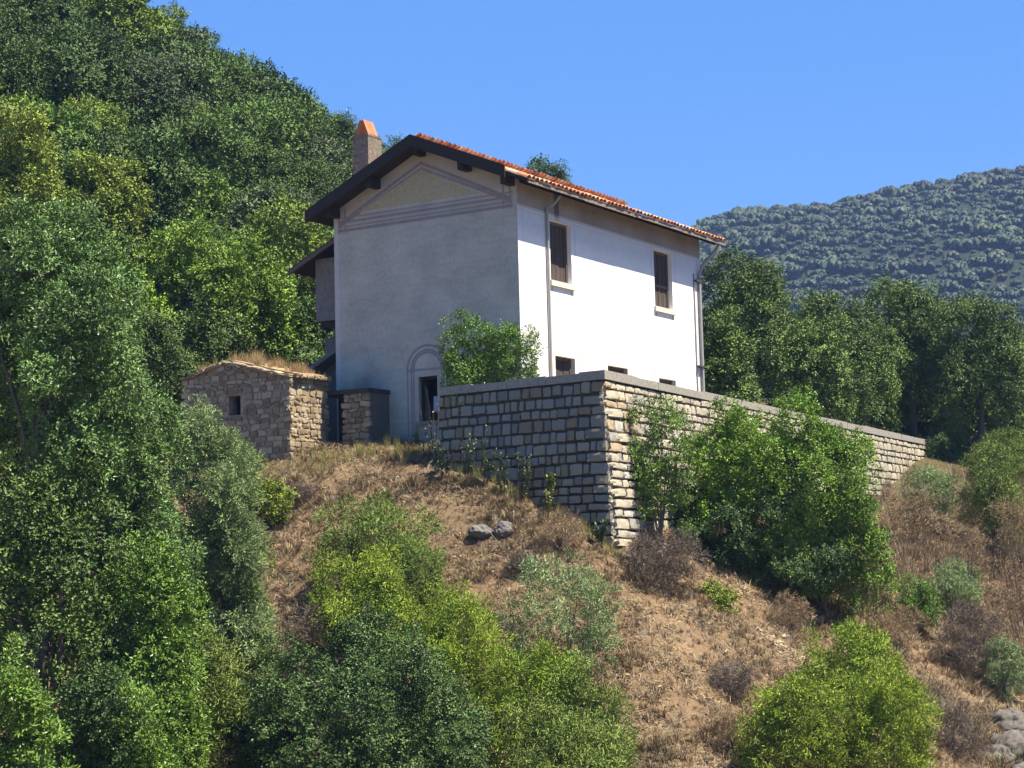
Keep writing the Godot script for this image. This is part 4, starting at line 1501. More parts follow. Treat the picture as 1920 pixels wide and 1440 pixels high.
func weed(called: String, label: String, at: Vector3, h: float, col: Color, s: int, leafy: float) -> void:
	var r := rng(s)
	var o := thing(called, label, "plant", at, 0.0, "weeds along the shaded wall")
	var mb := MB.new()
	var lf := MB.new()
	for i in 5:
		var a := r.randf() * TAU
		var d := Vector3(cos(a), 0, sin(a)) * r.randf_range(0.05, 0.28) * h
		var tip := d + Vector3(0, h * r.randf_range(0.6, 1.0), 0)
		var p0 := d * 0.15
		mb.tube([p0 - Vector3(0, 0.05, 0), p0.lerp(tip, 0.5) + Vector3(r.randfn(), 0, r.randfn()) * 0.03, tip], [0.012, 0.009, 0.004], 4)
		for k in int(44 * leafy):
			var p := p0.lerp(tip, r.randf_range(0.2, 1.0))
			var f := Vector3(r.randfn(), r.randfn() * 0.5 + 0.2, r.randfn()).normalized()
			var sd := f.cross(Vector3(0, 1, 0)).normalized() * r.randf_range(0.012, 0.026)
			var ln := r.randf_range(0.06, 0.14)
			var g := r.randf_range(0.7, 1.25)
			lf.tri(p, p + f * ln * 0.5 + sd, p + f * ln, Color(g, g, g))
			lf.tri(p, p + f * ln, p + f * ln * 0.5 - sd, Color(g, g, g))
	var lm := flat(col, 0.6)
	lm.backlight = Color(0.5, 0.5, 0.25)
	put("stems", mb.mesh(), M.bark, o)
	put("leaves", lf.mesh(), lm, o)

func details() -> void:
	var g := func(x: float, z: float) -> Vector3: return Vector3(x, land(x, z), z)
	# two dark boulders on the bank
	var st := put("boulder", rock_mesh(81), M.boulder, null, Transform3D(Basis(Vector3(0, 0, 1), -0.12).scaled_local(Vector3(0.36, 0.22, 0.28)), g.call(-0.82, -43.55) + Vector3(0, 0.1, 0)))
	tag(st, "flattish dark grey boulder on the dry bank, left of the rounder one", "boulder")
	st = put("boulder", rock_mesh(85), M.boulder, null, Transform3D(Basis(Vector3(0, 1, 0), 0.6).scaled_local(Vector3(0.27, 0.26, 0.27)), g.call(-0.27, -43.5) + Vector3(0, 0.12, 0)))
	tag(st, "rounder dark boulder on the dry bank, right of the flattish one", "boulder")
	# rubble patch
	var r := rng(606)
	var o := thing("rubble_heap", "small patch of pale broken stones on the dry slope", "stones", g.call(6.1, -44.0))
	for i in 34:
		var x := 6.1 + r.randfn() * 0.28
		var z := -44.0 + r.randfn() * 0.28
		var p: Vector3 = g.call(x, z) - o.position
		var w := r.randf_range(0.06, 0.16)
		put("stone", stone_meshes[r.randi() % 10], M.rubble[1], o, Transform3D(Basis.from_euler(Vector3(r.randf(), r.randf() * 6.0, r.randf())).scaled_local(Vector3(w, w * 0.6, w * 0.8)), p + Vector3(0, 0.03, 0)))
	# small scattered stones
	var xfs := []
	var cols := []
	for i in 1500:
		var x := r.randf_range(-8.0, 14.0)
		var z := r.randf_range(-50.0, -34.0)
		var w := r.randf_range(0.02, 0.085)
		xfs.append(Transform3D(Basis.from_euler(Vector3(r.randf(), r.randf() * 6.0, r.randf())).scaled_local(Vector3(w, w * 0.7, w)), g.call(x, z)))
		var k := r.randf_range(0.7, 1.3)
		cols.append(Color(k, k * 0.95, k * 0.88))
	var sc := scatter("gravel", stone_meshes[7], M.rubble[2], xfs, cols)
	tag(sc, "loose small stones strewn over the dry bank", "stones")
	sc.set_meta("kind", "stuff")
	# rocks at the right edge
	var k := 0
	for d in [[12.0, -46.3, 1.0, 0.6, 0.3, "topmost grey rock of the outcrop at the right picture edge"], [11.7, -44.6, 1.1, 0.75, 1.1, "largest grey rock of the outcrop at the right picture edge"], [10.9, -43.9, 0.6, 0.4, 2.6, "small rock on the left of the right-edge outcrop"], [11.5, -42.6, 1.0, 0.65, 2.0, "low grey rock near the bottom right corner"], [10.7, -41.4, 0.75, 0.5, 0.9, "lowest small rock at the bottom right corner"]]:
		var p: Vector3 = g.call(d[0], d[1])
		var b := put("rock", rock_mesh(70 + k), M.rock, null, Transform3D(Basis(Vector3(0, 1, 0), d[4]).scaled_local(Vector3(d[2], d[3], d[2])), p))
		tag(b, d[5], "rock")
		k += 1
	# weeds along the shaded side of the wall
	var lab: Array[String] = ["bluish low weed at the wall's left end, beside the gable", "dark bushy weed at the left foot of the shaded wall", "pale tall stalk weed against the shaded wall, leftmost", "tall stalk weed against the shaded wall, left of middle", "leafy weed at the foot of the shaded wall, middle", "tall thin weed right of the middle of the shaded wall", "yellow-green weed at the foot of the shaded wall near the grass", "small weed at the wall corner's foot in shade"]
	var spots := [[-1.95, -46.6, 0.75], [-1.75, -46.2, 0.9], [-1.2, -45.95, 1.1], [-0.75, -45.65, 1.25], [-0.25, -45.3, 0.9], [0.15, -45.05, 1.0], [0.75, -44.5, 0.8], [1.95, -43.6, 0.55]]
	for i in 8:
		var p: Array = spots[i]
		weed("weed", lab[i], g.call(p[0], p[1]), p[2] * 1.2, [lin(0.09, 0.15, 0.09), lin(0.05, 0.075, 0.03), lin(0.17, 0.2, 0.06), lin(0.13, 0.17, 0.05), lin(0.1, 0.15, 0.04), lin(0.12, 0.16, 0.06), lin(0.25, 0.27, 0.06), lin(0.1, 0.14, 0.05)][i], 700 + i, 1.0 if i % 2 == 0 else 1.7)
	weed("wall_weed", "yellow-green weed growing out of a hole in the shaded wall", Vector3(0.86, 2.15, -44.82), 0.5, lin(0.3, 0.33, 0.06), 720, 1.6)
	weed("weed", "green grassy weed at the house gable's foot near the window", g.call(-2.6, -49.6), 0.6, lin(0.2, 0.24, 0.07), 721, 1.2)
	weed("weed", "tall dry stalk standing before the broken gable window", g.call(-2.05, -48.3), 1.7, lin(0.3, 0.24, 0.12), 722, 0.5)
	# low dry bushes on the bare bank
	for d in [[-5.4, -46.9, 0.28, "small grey dry tuft on the upper left of the bare bank"], [0.1, -42.4, 0.22, "rust-brown dry tuft below the boulders"], [4.5, -40.0, 0.4, "grey dry tuft in the middle of the lower slope"], [5.2, -38.0, 0.42, "grey dry tuft low on the slope left of the broom"]]:
		plant(["dry_tuft", "drytwig", "shrub", d[3], "dry tufts on the bank", d[0], land(d[0], d[1]) + d[2] * 0.6, d[1], d[2] * 1.3, d[2], d[2] * 1.3, 0.8], 640 + int(d[2] * 100))

func rock_mesh(s: int) -> ArrayMesh:
	var f := fnl(0.8, s, 4)
	var mb := MB.new()
	var n := 30
	var pt := func(i: int, j: int) -> Vector3:
		var a := TAU * (i % (2 * n)) / (2.0 * n)
		var b := PI * j / n - PI / 2
		var d := Vector3(cos(a) * cos(b), sin(b), sin(a) * cos(b))
		return d * (0.8 + 0.3 * f.get_noise_3dv(d * 1.3) - 0.13 * absf(f.get_noise_3dv(d * 2.2 + Vector3(4, 0, 0))))
	for j in n + 1:
		for i in 2 * n:
			var p: Vector3 = pt.call(i, j)
			var across: Vector3 = pt.call(i + 1, j) - pt.call(i + 2 * n - 1, j)
			var along: Vector3 = pt.call(i, mini(j + 1, n)) - pt.call(i, maxi(j - 1, 0))
			var nr := along.cross(across)
			mb.v.append(p)
			mb.n.append(nr.normalized() if nr.length() > 1e-6 else p.normalized())
			mb.c.append(Color.WHITE)
			mb.uv.append(Vector2.ZERO)
	for j in n:
		for i in 2 * n:
			var k0 := j * 2 * n + i
			var k1 := j * 2 * n + (i + 1) % (2 * n)
			mb.ix.append_array([k0, k1, k0 + 2 * n, k1, k1 + 2 * n, k0 + 2 * n])
	return mb.mesh()

# ---------------------------------------------------------------- materials
func brighter(c: Color, k: float) -> Color:
	var l := c.srgb_to_linear()
	return lin(l.r * k, l.g * k, l.b * k)

func materials() -> void:
	M.dirt = mottled([lin(0.06, 0.042, 0.027), lin(0.125, 0.088, 0.053), lin(0.185, 0.133, 0.078), lin(0.265, 0.2, 0.125)], 0.02, 3.2, 11, true, 1.6)
	M.dirt_local = mottled([lin(0.2, 0.13, 0.07), lin(0.36, 0.26, 0.15)], 0.03, 2.0, 12)
	M.hill = mottled([lin(0.006, 0.011, 0.004), lin(0.011, 0.018, 0.006), lin(0.018, 0.022, 0.01)], 0.02, 40.0, 13, true)
	M.bark = mottled([lin(0.07, 0.06, 0.05), lin(0.2, 0.175, 0.15)], 0.05, 0.6, 14)
	M.mortar = mottled([lin(0.05, 0.043, 0.038), lin(0.115, 0.1, 0.086)], 0.03, 1.5, 15, false, 1.5)
	M.stones = []
	var tones := [[lin(0.25, 0.23, 0.18), lin(0.36, 0.335, 0.265)], [lin(0.28, 0.25, 0.185), lin(0.41, 0.37, 0.28)], [lin(0.2, 0.19, 0.16), lin(0.3, 0.285, 0.24)], [lin(0.31, 0.275, 0.195), lin(0.45, 0.405, 0.30)], [lin(0.25, 0.2, 0.13), lin(0.37, 0.3, 0.2)], [lin(0.27, 0.255, 0.22), lin(0.4, 0.38, 0.33)]]
	for i in tones.size():
		M.stones.append(mottled([tones[i][0] * 0.75, tones[i][0], tones[i][1]], 0.03, 0.9, 20 + i, false, 1.5))
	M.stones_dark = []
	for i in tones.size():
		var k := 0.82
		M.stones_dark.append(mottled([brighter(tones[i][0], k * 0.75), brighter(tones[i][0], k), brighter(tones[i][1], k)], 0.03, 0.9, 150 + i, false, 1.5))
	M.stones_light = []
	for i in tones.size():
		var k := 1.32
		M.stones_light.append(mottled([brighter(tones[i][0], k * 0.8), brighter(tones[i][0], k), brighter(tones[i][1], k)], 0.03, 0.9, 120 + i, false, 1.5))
	M.coping = mottled([lin(0.15, 0.14, 0.12), lin(0.27, 0.25, 0.21), lin(0.42, 0.385, 0.32)], 0.03, 1.4, 28, true, 1.3)
	M.rubble = []
	tones = [[lin(0.25, 0.2, 0.125), lin(0.4, 0.325, 0.205)], [lin(0.36, 0.3, 0.2), lin(0.52, 0.445, 0.31)], [lin(0.29, 0.23, 0.14), lin(0.44, 0.355, 0.22)], [lin(0.2, 0.15, 0.095), lin(0.31, 0.235, 0.145)]]
	for i in tones.size():
		M.rubble.append(mottled([tones[i][0] * 0.8, tones[i][0], tones[i][1]], 0.04, 0.7, 30 + i, false, 1.5))
	M.hut_mortar = mottled([lin(0.17, 0.13, 0.09), lin(0.3, 0.235, 0.165), lin(0.42, 0.35, 0.26)], 0.025, 1.6, 35, false, 1.6)
	M.hut_mortar2 = mottled([lin(0.1, 0.085, 0.07), lin(0.2, 0.17, 0.135)], 0.03, 1.2, 36, false, 1.6)
	M.boulder = mottled([lin(0.05, 0.047, 0.045), lin(0.13, 0.12, 0.11), lin(0.24, 0.22, 0.2)], 0.04, 0.6, 37, false, 1.5)
	M.rock = mottled([lin(0.03, 0.027, 0.024), lin(0.1, 0.09, 0.078), lin(0.2, 0.18, 0.15)], 0.02, 1.4, 38, true, 0.8)
	M.plaster = mottled([lin(0.3, 0.29, 0.28), lin(0.45, 0.44, 0.42)], 0.02, 3.0, 39)
	M.plaster2 = mottled([lin(0.15, 0.13, 0.11), lin(0.25, 0.22, 0.19)], 0.02, 2.0, 40)
	M.dark_wood = mottled([lin(0.022, 0.018, 0.016), lin(0.05, 0.042, 0.036)], 0.03, 0.8, 41)
	M.old_wood = mottled([lin(0.09, 0.07, 0.058), lin(0.17, 0.135, 0.11)], 0.03, 0.7, 42)
	M.shutter = mottled([lin(0.045, 0.034, 0.029), lin(0.095, 0.07, 0.058)], 0.03, 0.8, 43)
	M.shutter2 = mottled([lin(0.055, 0.044, 0.038), lin(0.115, 0.088, 0.075)], 0.03, 0.8, 44)
	M.pale_wood = mottled([lin(0.1, 0.08, 0.065), lin(0.2, 0.17, 0.14), lin(0.34, 0.3, 0.25)], 0.03, 1.3, 45)
	M.sill = mottled([lin(0.5, 0.46, 0.38), lin(0.66, 0.61, 0.51)], 0.03, 1.0, 46)
	M.zinc = flat(lin(0.30, 0.29, 0.27), 0.6)
	M.iron = flat(lin(0.06, 0.055, 0.05), 0.6)
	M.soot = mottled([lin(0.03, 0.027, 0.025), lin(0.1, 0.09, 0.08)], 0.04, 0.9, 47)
	M.chimney = mottled([lin(0.085, 0.072, 0.058), lin(0.17, 0.148, 0.115), lin(0.3, 0.265, 0.205)], 0.025, 1.3, 48, false, 1.5)
	M.tile = flat(Color.WHITE, 0.85)
	M.tile_tones = []
	for c in [lin(0.42, 0.165, 0.08), lin(0.48, 0.24, 0.125), lin(0.36, 0.14, 0.07), lin(0.45, 0.33, 0.23)]:
		M.tile_tones.append(flat(c, 0.85))

# ---------------------------------------------------------------- scene
func _ready() -> void:
	var cam := Camera3D.new()
	cam.name = "camera"
	cam.fov = 2.0 * rad_to_deg(atan(720.0 / 3500.0))
	cam.basis = Basis(Vector3(1, 0, 0), 0.106312) * Basis(Vector3(0, 0, 1), -0.025772)
	cam.near = 0.1
	cam.far = 3000.0
	add_child(cam)
	cam.current = true
	var env := Environment.new()
	env.background_mode = Environment.BG_SKY
	var sky := ProceduralSkyMaterial.new()
	sky.sky_top_color = lin(0.0325, 0.108, 0.30)
	sky.sky_horizon_color = lin(0.112, 0.225, 0.42)
	sky.sky_curve = 0.12
	sky.ground_bottom_color = lin(0.12, 0.10, 0.06)
	sky.ground_horizon_color = lin(0.17, 0.3, 0.5)
	sky.sun_angle_max = 1.0
	env.sky = Sky.new()
	env.sky.sky_material = sky
	env.tonemap_mode = Environment.TONE_MAPPER_LINEAR
	env.tonemap_exposure = 2.9
	env.sdfgi_enabled = true
	env.ssao_enabled = true
	env.ssil_enabled = true
	env.fog_enabled = FOG
	env.fog_density = 0.00022
	env.fog_light_color = Color(0.62, 0.76, 1.0)
	var we := WorldEnvironment.new()
	we.name = "world"
	we.environment = env
	add_child(we)
	var sun := DirectionalLight3D.new()
	sun.name = "sun"
	sun.light_energy = 1.6
	sun.light_color = Color(1.0, 0.955, 0.88)
	sun.light_angular_distance = 0.5
	sun.shadow_enabled = true
	sun.rotation = Vector3(deg_to_rad(-SUN_ELEVATION), deg_to_rad(90.0 - SUN_SIDE), 0)
	add_child(sun)
	var t := Time.get_ticks_msec()
	noise.frequency = 0.01
	noise.seed = 7
	materials()
	species()
	land_points()
	print("materials ", Time.get_ticks_msec() - t)
	build_land()
	print("land ", Time.get_ticks_msec() - t)
	make_stones()
	house()
	print("house ", Time.get_ticks_msec() - t)
	retaining_wall()
	hut()
	print("stone ", Time.get_ticks_msec() - t)
	var s := 1000
	for row in PLANTS:
		plant(row, s)
		s += 1
	print("plants ", Time.get_ticks_msec() - t)
	hill_trees()
	far_woods()
	print("woods ", Time.get_ticks_msec() - t)
	grass()
	details()
	print("all ", Time.get_ticks_msec() - t)

const FOG := true
# name, species, category, label, group, crown centre x y z, crown radii x y z, density
const PLANTS := [
	["olive_tree","olive","tree","large grey-green olive tree at the upper left edge, left of the stone hut","",-8.55,4.69,-34.00,2.09,2.57,1.67,1.00],
	["olive_tree","olive","tree","grey-green olive tree between the left picture edge and the stone hut","",-7.58,2.45,-35.50,1.60,2.54,1.28,1.00],
	["olive_tree","olive","tree","olive tree half cut off by the left picture edge, behind the two larger olives","",-10.87,3.68,-38.00,1.68,2.39,1.35,1.00],
	["green_shrub","green","shrub","mid-green shrub low behind the olives at the left picture edge","shrubs on the bank in front",-10.92,1.87,-39.00,1.50,1.67,1.20,0.80],
	["laurel_shrub","laurel","shrub","bright glossy-leaved tall shrub below the olive trees, left of the pale silvery shrub","shrubs on the bank in front",-6.23,-0.31,-32.50,0.97,1.72,0.88,1.00],
	["holm_oak","oak","tree","dark shadowy evergreen oak at the left edge under the olive trees","",-8.12,0.24,-32.50,1.39,2.23,1.11,0.80],
	["laurel_shrub","laurel","shrub","bright glossy-leaved bush in the bottom left corner","shrubs on the bank in front",-7.70,-1.95,-29.00,0.87,1.18,0.78,1.00],
	["lentisk_shrub","lentisk","shrub","dark shaded bush between the two glossy bushes at the bottom left","shrubs on the bank in front",-6.52,-1.91,-30.00,0.81,1.37,0.73,0.80],
	["laurel_shrub","laurel","shrub","narrow bright leafy bush at the bottom edge beside the dark shaded bush","shrubs on the bank in front",-5.79,-2.34,-29.50,0.42,0.89,0.38,1.00],
	["silver_shrub","silver","shrub","tall pale silvery-green shrub in front of the stone hut's left half","shrubs on the bank in front",-6.35,1.97,-39.50,1.10,2.23,0.99,1.00],
	["silver_shrub","silver","shrub","small round pale silvery shrub at the left edge of the bare dirt","shrubs on the bank in front",-5.86,-0.68,-41.00,0.73,0.59,0.73,0.90],
	["green_shrub","green","shrub","low mid-green shrub at the foot of the hut's front wall","shrubs on the bank in front",-6.83,3.03,-46.00,0.72,0.85,0.58,0.90],
	["green_shrub","green","shrub","soft green shrub at the left of the dirt slope under the silvery shrub","shrubs on the bank in front",-6.27,0.77,-40.00,1.11,1.03,1.00,0.90],
	["green_shrub","green","shrub","dull green rounded shrub left of the dark lentisk","shrubs on the bank in front",-5.63,-2.03,-34.50,0.96,1.40,0.86,1.00],
	["lentisk_shrub","lentisk","shrub","dark bush in the shade between the olives' trunks","shrubs on the bank in front",-8.33,-0.01,-36.00,1.39,1.90,1.11,1.00],
	["lentisk_shrub","lentisk","shrub","dark bush in shade behind the bright glossy-leaved tall shrub","shrubs on the bank in front",-7.77,0.67,-38.00,1.09,1.63,0.87,1.00],
	["lentisk_shrub","lentisk","shrub","dark lentisk at the bottom edge, left end of the dark clump","shrubs on the bank in front",-4.64,-2.70,-34.50,0.79,1.33,0.63,1.00],
	["lentisk_shrub","lentisk","shrub","dark lentisk rising behind the middle of the dark clump","shrubs on the bank in front",-2.82,-1.43,-36.50,1.04,0.94,0.83,1.00],
	["broom_shrub","green","shrub","green broom on the right flank of the brightest yellow-green broom","shrubs on the bank in front",1.23,-2.36,-35.00,0.90,0.90,0.81,0.90],
	["tree_heath","green","shrub","soft green shrub on the right shoulder of the middle clump","shrubs on the bank in front",-2.34,0.27,-41.30,0.94,0.89,0.76,0.80],
	["lentisk_shrub","lentisk","shrub","large dark small-leaved lentisk at the bottom, left half of the dark clump","shrubs on the bank in front",-3.51,-2.34,-33.50,1.48,1.60,1.19,1.00],
	["lentisk_shrub","lentisk","shrub","large dark small-leaved lentisk at the bottom, right half of the dark clump","shrubs on the bank in front",-1.54,-2.56,-33.80,1.30,1.47,1.04,1.00],
	["tree_heath","green","shrub","soft hazy green shrub topping the middle clump on the dirt slope","shrubs on the bank in front",-3.24,0.94,-42.50,1.58,1.06,1.26,0.75],
	["broom_shrub","broom","shrub","yellow-green broom just below the soft hazy shrub","shrubs on the bank in front",-3.30,-0.16,-40.00,1.37,1.09,1.23,0.90],
	["broom_shrub","broom","shrub","yellow-green broom above the right half of the dark lentisk","shrubs on the bank in front",-1.35,-0.99,-37.50,1.23,1.07,1.11,0.90],
	["broom_shrub","broom","shrub","brightest yellow-green broom right of the dark lentisk","shrubs on the bank in front",0.35,-2.02,-35.50,1.12,1.06,1.00,0.95],
	["dry_tangle","drytwig","shrub","dark dry tangle of twigs at the left foot of the yellow-green broom","shrubs on the bank in front",-4.12,-0.81,-39.60,0.85,0.62,0.68,0.80],
	["wispy_shrub","silver","shrub","wispy grey-green shrub with bare dark stem in the middle of the slope","shrubs on the bank in front",0.98,-0.70,-39.00,1.45,1.39,1.01,0.27],
	["broom_shrub","green","shrub","green feathery broom at the bottom edge right of the middle","shrubs on the bank in front",0.77,-3.08,-33.50,1.34,1.15,1.21,0.90],
	["mastic_shrub","mastic","shrub","tall leafy bush against the wall, left half of its bright top","",5.54,3.00,-46.80,1.37,1.37,0.96,1.10],
	["mastic_shrub","mastic","shrub","tall leafy bush against the wall, right half of its bright top","",7.65,2.99,-47.00,1.78,1.54,1.25,1.15],
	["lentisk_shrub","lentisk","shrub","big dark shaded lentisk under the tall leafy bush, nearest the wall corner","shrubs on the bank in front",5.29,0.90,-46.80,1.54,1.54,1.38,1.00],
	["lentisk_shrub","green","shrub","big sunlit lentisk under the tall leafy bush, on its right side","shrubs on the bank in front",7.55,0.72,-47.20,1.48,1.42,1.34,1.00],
	["lentisk_shrub","lentisk","shrub","low dark bush filling the foot of the tall leafy bush","shrubs on the bank in front",6.83,0.20,-46.60,1.53,0.87,1.22,1.00],
	["fig_shrub","laurel","shrub","leafy shrub hanging on the sunlit wall face near its corner","shrubs on the bank in front",3.49,3.24,-45.30,0.94,1.29,0.42,0.60],
	["dry_shrub","drytwig","shrub","dark dry shrub in shade at the foot of the wall corner","shrubs on the bank in front",3.28,0.33,-43.40,0.93,0.87,0.84,0.90],
	["small_shrub","yellow","shrub","small ochre-tinged plant below the big dark shaded lentisk","shrubs on the bank in front",4.55,-0.60,-44.00,0.47,0.41,0.47,0.80],
	["broom_shrub","broom","shrub","yellow-green broom at the lower right, upper part of the clump","shrubs on the bank in front",6.99,-1.89,-39.50,1.35,0.93,1.22,0.90],
	["broom_shrub","broom","shrub","yellow-green broom at the bottom right edge, left part of the clump","shrubs on the bank in front",5.29,-3.09,-36.80,1.08,1.26,0.97,0.95],
	["broom_shrub","broom","shrub","yellow-green broom at the bottom right edge, right part of the clump","shrubs on the bank in front",7.17,-3.13,-37.30,1.07,1.33,0.96,0.95],
	["wild_scrub","silver","shrub","grey-green scrub at the foot of the wall's far end","shrubs on the bank in front",13.57,2.65,-61.00,0.96,0.87,0.86,0.70],
	["wild_scrub","green","shrub","green scrub at the right edge below the dark trees","shrubs on the bank in front",15.34,2.90,-60.00,1.20,1.20,1.08,1.00],
	["wild_scrub","lentisk","shrub","dark green scrub around the far end of the terrace wall","shrubs on the bank in front",16.28,4.60,-71.00,1.32,0.91,1.19,1.00],
	["wild_scrub","green","shrub","mid-green scrub on the crest at the right picture edge","shrubs on the bank in front",18.02,4.34,-68.00,1.36,0.87,1.22,1.00],
	["dry_shrub","dry","shrub","straw-coloured dry scrub below the wall's far end","shrubs on the bank in front",12.38,1.92,-58.00,1.24,0.70,1.12,0.60],
	["dry_shrub","drytwig","shrub","large brown-grey dry shrub at the right, above the rocks","shrubs on the bank in front",11.76,-1.63,-49.00,0.98,0.84,0.88,0.70],
	["green_shrub","laurel","shrub","small bright green bush right of the tall leafy bush","shrubs on the bank in front",10.66,-0.68,-50.00,0.68,0.54,0.61,0.80],
	["dry_shrub","dry","shrub","rust-brown dry shrub at the right picture edge","shrubs on the bank in front",13.47,-0.72,-50.00,1.00,1.14,0.90,0.60],
	["dry_shrub","drytwig","shrub","grey-brown dry shrub right of the bottom right broom","shrubs on the bank in front",9.78,-3.70,-43.00,0.80,1.11,0.72,0.60],
	["wild_scrub","silver","shrub","thin grey-green scrub on the right bank","shrubs on the bank in front",12.34,-0.27,-53.00,0.91,0.61,0.82,0.40],
	["dry_shrub","dry","shrub","pale straw tuft in the upper middle of the right bank","shrubs on the bank in front",13.50,0.90,-56.00,0.72,0.56,0.65,0.70],
	["dry_shrub","dry","shrub","dry straw shrub at the right edge under the green scrub","shrubs on the bank in front",15.58,1.55,-58.00,0.83,0.75,0.75,0.70],
	["dry_shrub","dry","shrub","russet dry shrub just above the lower right broom","shrubs on the bank in front",9.70,-1.28,-48.00,0.62,0.41,0.56,0.70],
	["thin_shrub","silver","shrub","thin pale shrub beside the rocks at the right edge","shrubs on the bank in front",12.50,-2.12,-48.50,0.62,0.48,0.56,0.70],
	["dry_shrub","dry","shrub","straw tuft at the left foot of the bottom right broom","shrubs on the bank in front",4.21,-2.91,-37.50,0.38,0.32,0.34,0.70],
	["dry_shrub","dry","shrub","ochre dry tuft at the foot of the sunlit lentisk","shrubs on the bank in front",6.49,-0.79,-45.00,0.51,0.29,0.46,0.70],
	["dry_shrub","dry","shrub","dry straw tuft at the wall foot right of the boulders","shrubs on the bank in front",1.02,1.30,-43.20,0.49,0.31,0.44,0.70],
	["thin_shrub","yellow","shrub","low yellow-green plant at the left edge of the bare bank","shrubs on the bank in front",-6.05,2.36,-46.00,0.46,0.33,0.41,0.70],
	["holm_oak","oak","tree","tall dark evergreen oak directly right of the house","evergreen trees behind the house",8.53,9.25,-68.00,1.89,3.16,1.70,1.00],
	["young_tree","midtree","tree","slim lighter green tree close to the house's right edge","evergreen trees behind the house",7.27,7.32,-62.00,0.86,1.68,0.77,0.90],
	["wild_olive","midtree","tree","feathery mid-green tree above the tall leafy bush","evergreen trees behind the house",10.69,7.26,-67.00,1.63,2.11,1.46,0.90],
	["wild_olive","midtree","tree","feathery mid-green tree above the wall's far end, left of the darkest gap","evergreen trees behind the house",13.47,7.54,-71.00,1.62,2.13,1.46,0.90],
	["holm_oak","oak","tree","rounded dark oak behind the two feathery trees","evergreen trees behind the house",12.21,9.21,-71.00,1.72,1.93,1.55,1.00],
	["holm_oak","oak","tree","tall oak crown in the middle of the right-hand wood","evergreen trees behind the house",15.70,9.13,-73.00,1.77,2.56,1.60,1.00],
	["holm_oak","oak","tree","broad dark oak at the right, its crown against the far hill","evergreen trees behind the house",17.89,8.19,-71.00,1.93,2.48,1.73,1.00],
	["holm_oak","oak","tree","low dark oak just above the wall's far end","evergreen trees behind the house",17.97,6.73,-78.00,1.89,1.78,1.70,0.90],
	["holm_oak","oak","tree","dark oak cut by the right picture edge","evergreen trees behind the house",21.93,6.72,-79.00,1.81,2.48,1.63,0.90],
	["holm_oak","oak","tree","treetop peeping over the middle of the roof","evergreen trees behind the house",1.72,16.47,-76.00,0.78,1.26,0.70,1.00],
	["holm_oak","oak","tree","oak in the gap between the tallest right-hand oak and the feathery trees","evergreen trees behind the house",10.57,8.91,-74.00,1.59,2.11,1.43,1.00],
	["holm_oak","oak","tree","shadowed oak low in the middle of the right-hand wood","evergreen trees behind the house",15.06,8.49,-77.00,1.76,2.20,1.58,1.00],
	["holm_oak","oak","tree","oak crown at the right picture edge, high against the far hill","evergreen trees behind the house",20.96,8.23,-78.00,2.12,2.23,1.91,1.00],
	["holm_oak","oak","tree","oak filling the wood behind the wall's far end","evergreen trees behind the house",16.60,8.12,-76.00,1.74,2.17,1.56,1.00],
	["evergreen_shrub","oak","shrub","dark evergreen bush behind the middle of the terrace wall","evergreen trees behind the house",11.77,6.66,-69.00,1.68,1.38,1.51,1.00],
	["evergreen_shrub","oak","shrub","dark evergreen bush behind the far end of the terrace wall","evergreen trees behind the house",15.98,6.91,-77.00,1.87,1.76,1.68,1.00],
	["evergreen_shrub","oak","shrub","dark evergreen bush just beyond the terrace wall's far end","evergreen trees behind the house",18.13,6.24,-75.00,1.61,1.93,1.45,1.00],
	["evergreen_shrub","oak","shrub","dark evergreen bush at the right picture edge above the green scrub","evergreen trees behind the house",20.30,5.66,-74.00,1.69,2.11,1.52,1.00],
	["evergreen_shrub","midtree","shrub","mid-green bush between the trunks of the right-hand wood","evergreen trees behind the house",17.92,9.00,-82.00,1.87,1.64,1.69,1.00],
	["evergreen_shrub","oak","shrub","dark bush filling the right-hand wood near the picture edge","evergreen trees behind the house",21.92,8.29,-83.00,1.90,1.90,1.71,1.00],
	["broadleaf_tree","bright","tree","fresh green broadleaf tree behind the stone hut, left half of the pale clump","trees at the foot of the wooded hillside",-9.89,9.66,-57.00,2.04,1.95,1.83,1.00],
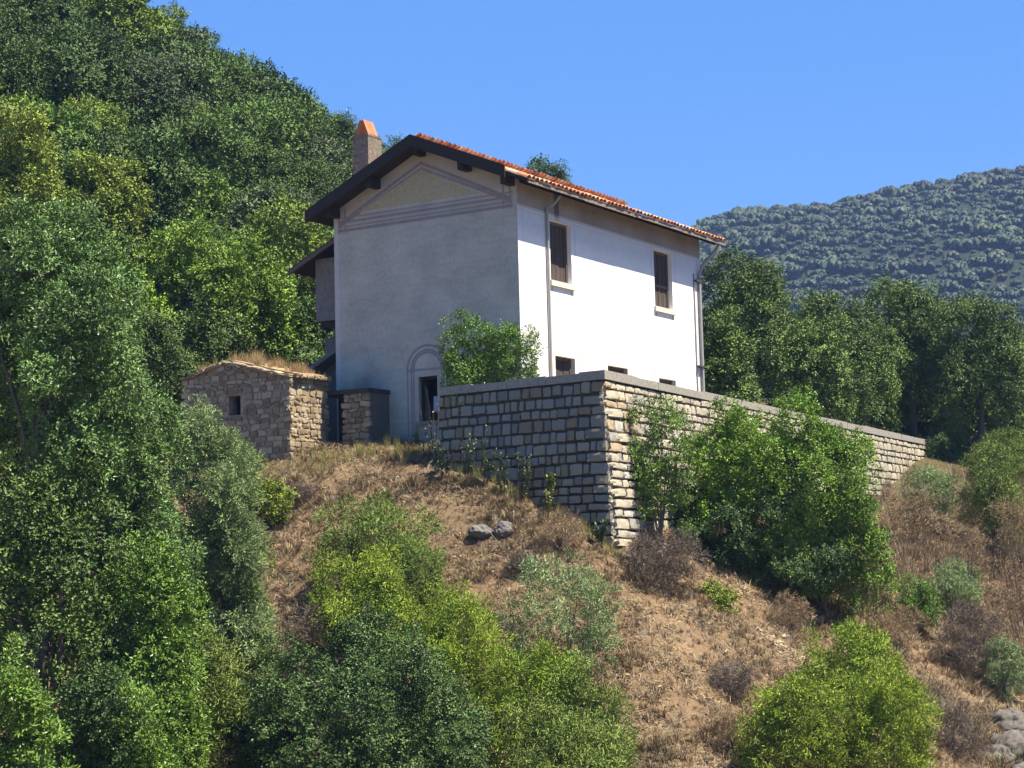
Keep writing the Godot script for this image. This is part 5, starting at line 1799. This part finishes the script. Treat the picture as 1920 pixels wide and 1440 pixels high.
	["broadleaf_tree","bright","tree","fresh green broadleaf tree behind the stone hut's roof, right half of the pale clump","trees at the foot of the wooded hillside",-7.91,9.34,-58.50,1.46,2.01,1.32,1.00],
	["holm_oak","oak","tree","dark oak in shade between the olive trees and the hut roof","trees at the foot of the wooded hillside",-9.16,7.37,-55.50,1.35,1.35,1.21,0.90],
	["holm_oak","oak","tree","dark shaded oak left of the house's annex","trees at the foot of the wooded hillside",-7.35,7.90,-60.00,1.33,1.29,1.20,0.90],
	["holm_oak","oak","tree","large dark oak left of the chimney","trees at the foot of the wooded hillside",-7.85,14.83,-70.00,1.90,2.00,1.71,1.00],
	["holm_oak","oak","tree","dark oak beneath the roof's left eave","trees at the foot of the wooded hillside",-8.14,10.95,-64.00,1.55,1.65,1.40,1.00],
	["holm_oak","oak","tree","round dark oak on the skyline left of the chimney","trees at the foot of the wooded hillside",-7.13,19.45,-80.00,1.09,1.31,0.98,1.00],
	["broadleaf_tree","yellow","tree","yellow-green tree at the left picture edge on the slope","trees at the foot of the wooded hillside",-15.97,13.98,-60.00,1.63,2.01,1.47,1.00],
	["broadleaf_tree","yellow","tree","yellow-green tree right of the one at the left picture edge","trees at the foot of the wooded hillside",-13.71,13.22,-62.00,1.42,1.68,1.28,1.00],
	["holm_oak","oak","tree","oak crown showing behind the roof ridge right of the chimney","trees at the foot of the wooded hillside",-4.87,19.61,-84.00,1.20,0.90,1.08,1.00],
	["holm_oak","oak","tree","dark oak just left of the hut roof, behind the olives","trees at the foot of the wooded hillside",-10.86,6.98,-54.00,1.39,1.54,1.25,1.00],
	["broadleaf_tree","bright","tree","fresh green tree between the olives and the pale broadleaf clump","trees at the foot of the wooded hillside",-12.55,9.31,-56.00,1.44,1.68,1.30,1.00],
	["oleander_shrub","laurel","shrub","leafy shrub on the terrace before the grey gable, left of the corner","",-0.90,5.93,-47.60,0.91,0.88,0.64,0.90],
	["oleander_shrub","laurel","shrub","leafy shrub on the terrace across the house corner","",0.03,6.02,-47.00,0.74,0.89,0.52,0.55],
]
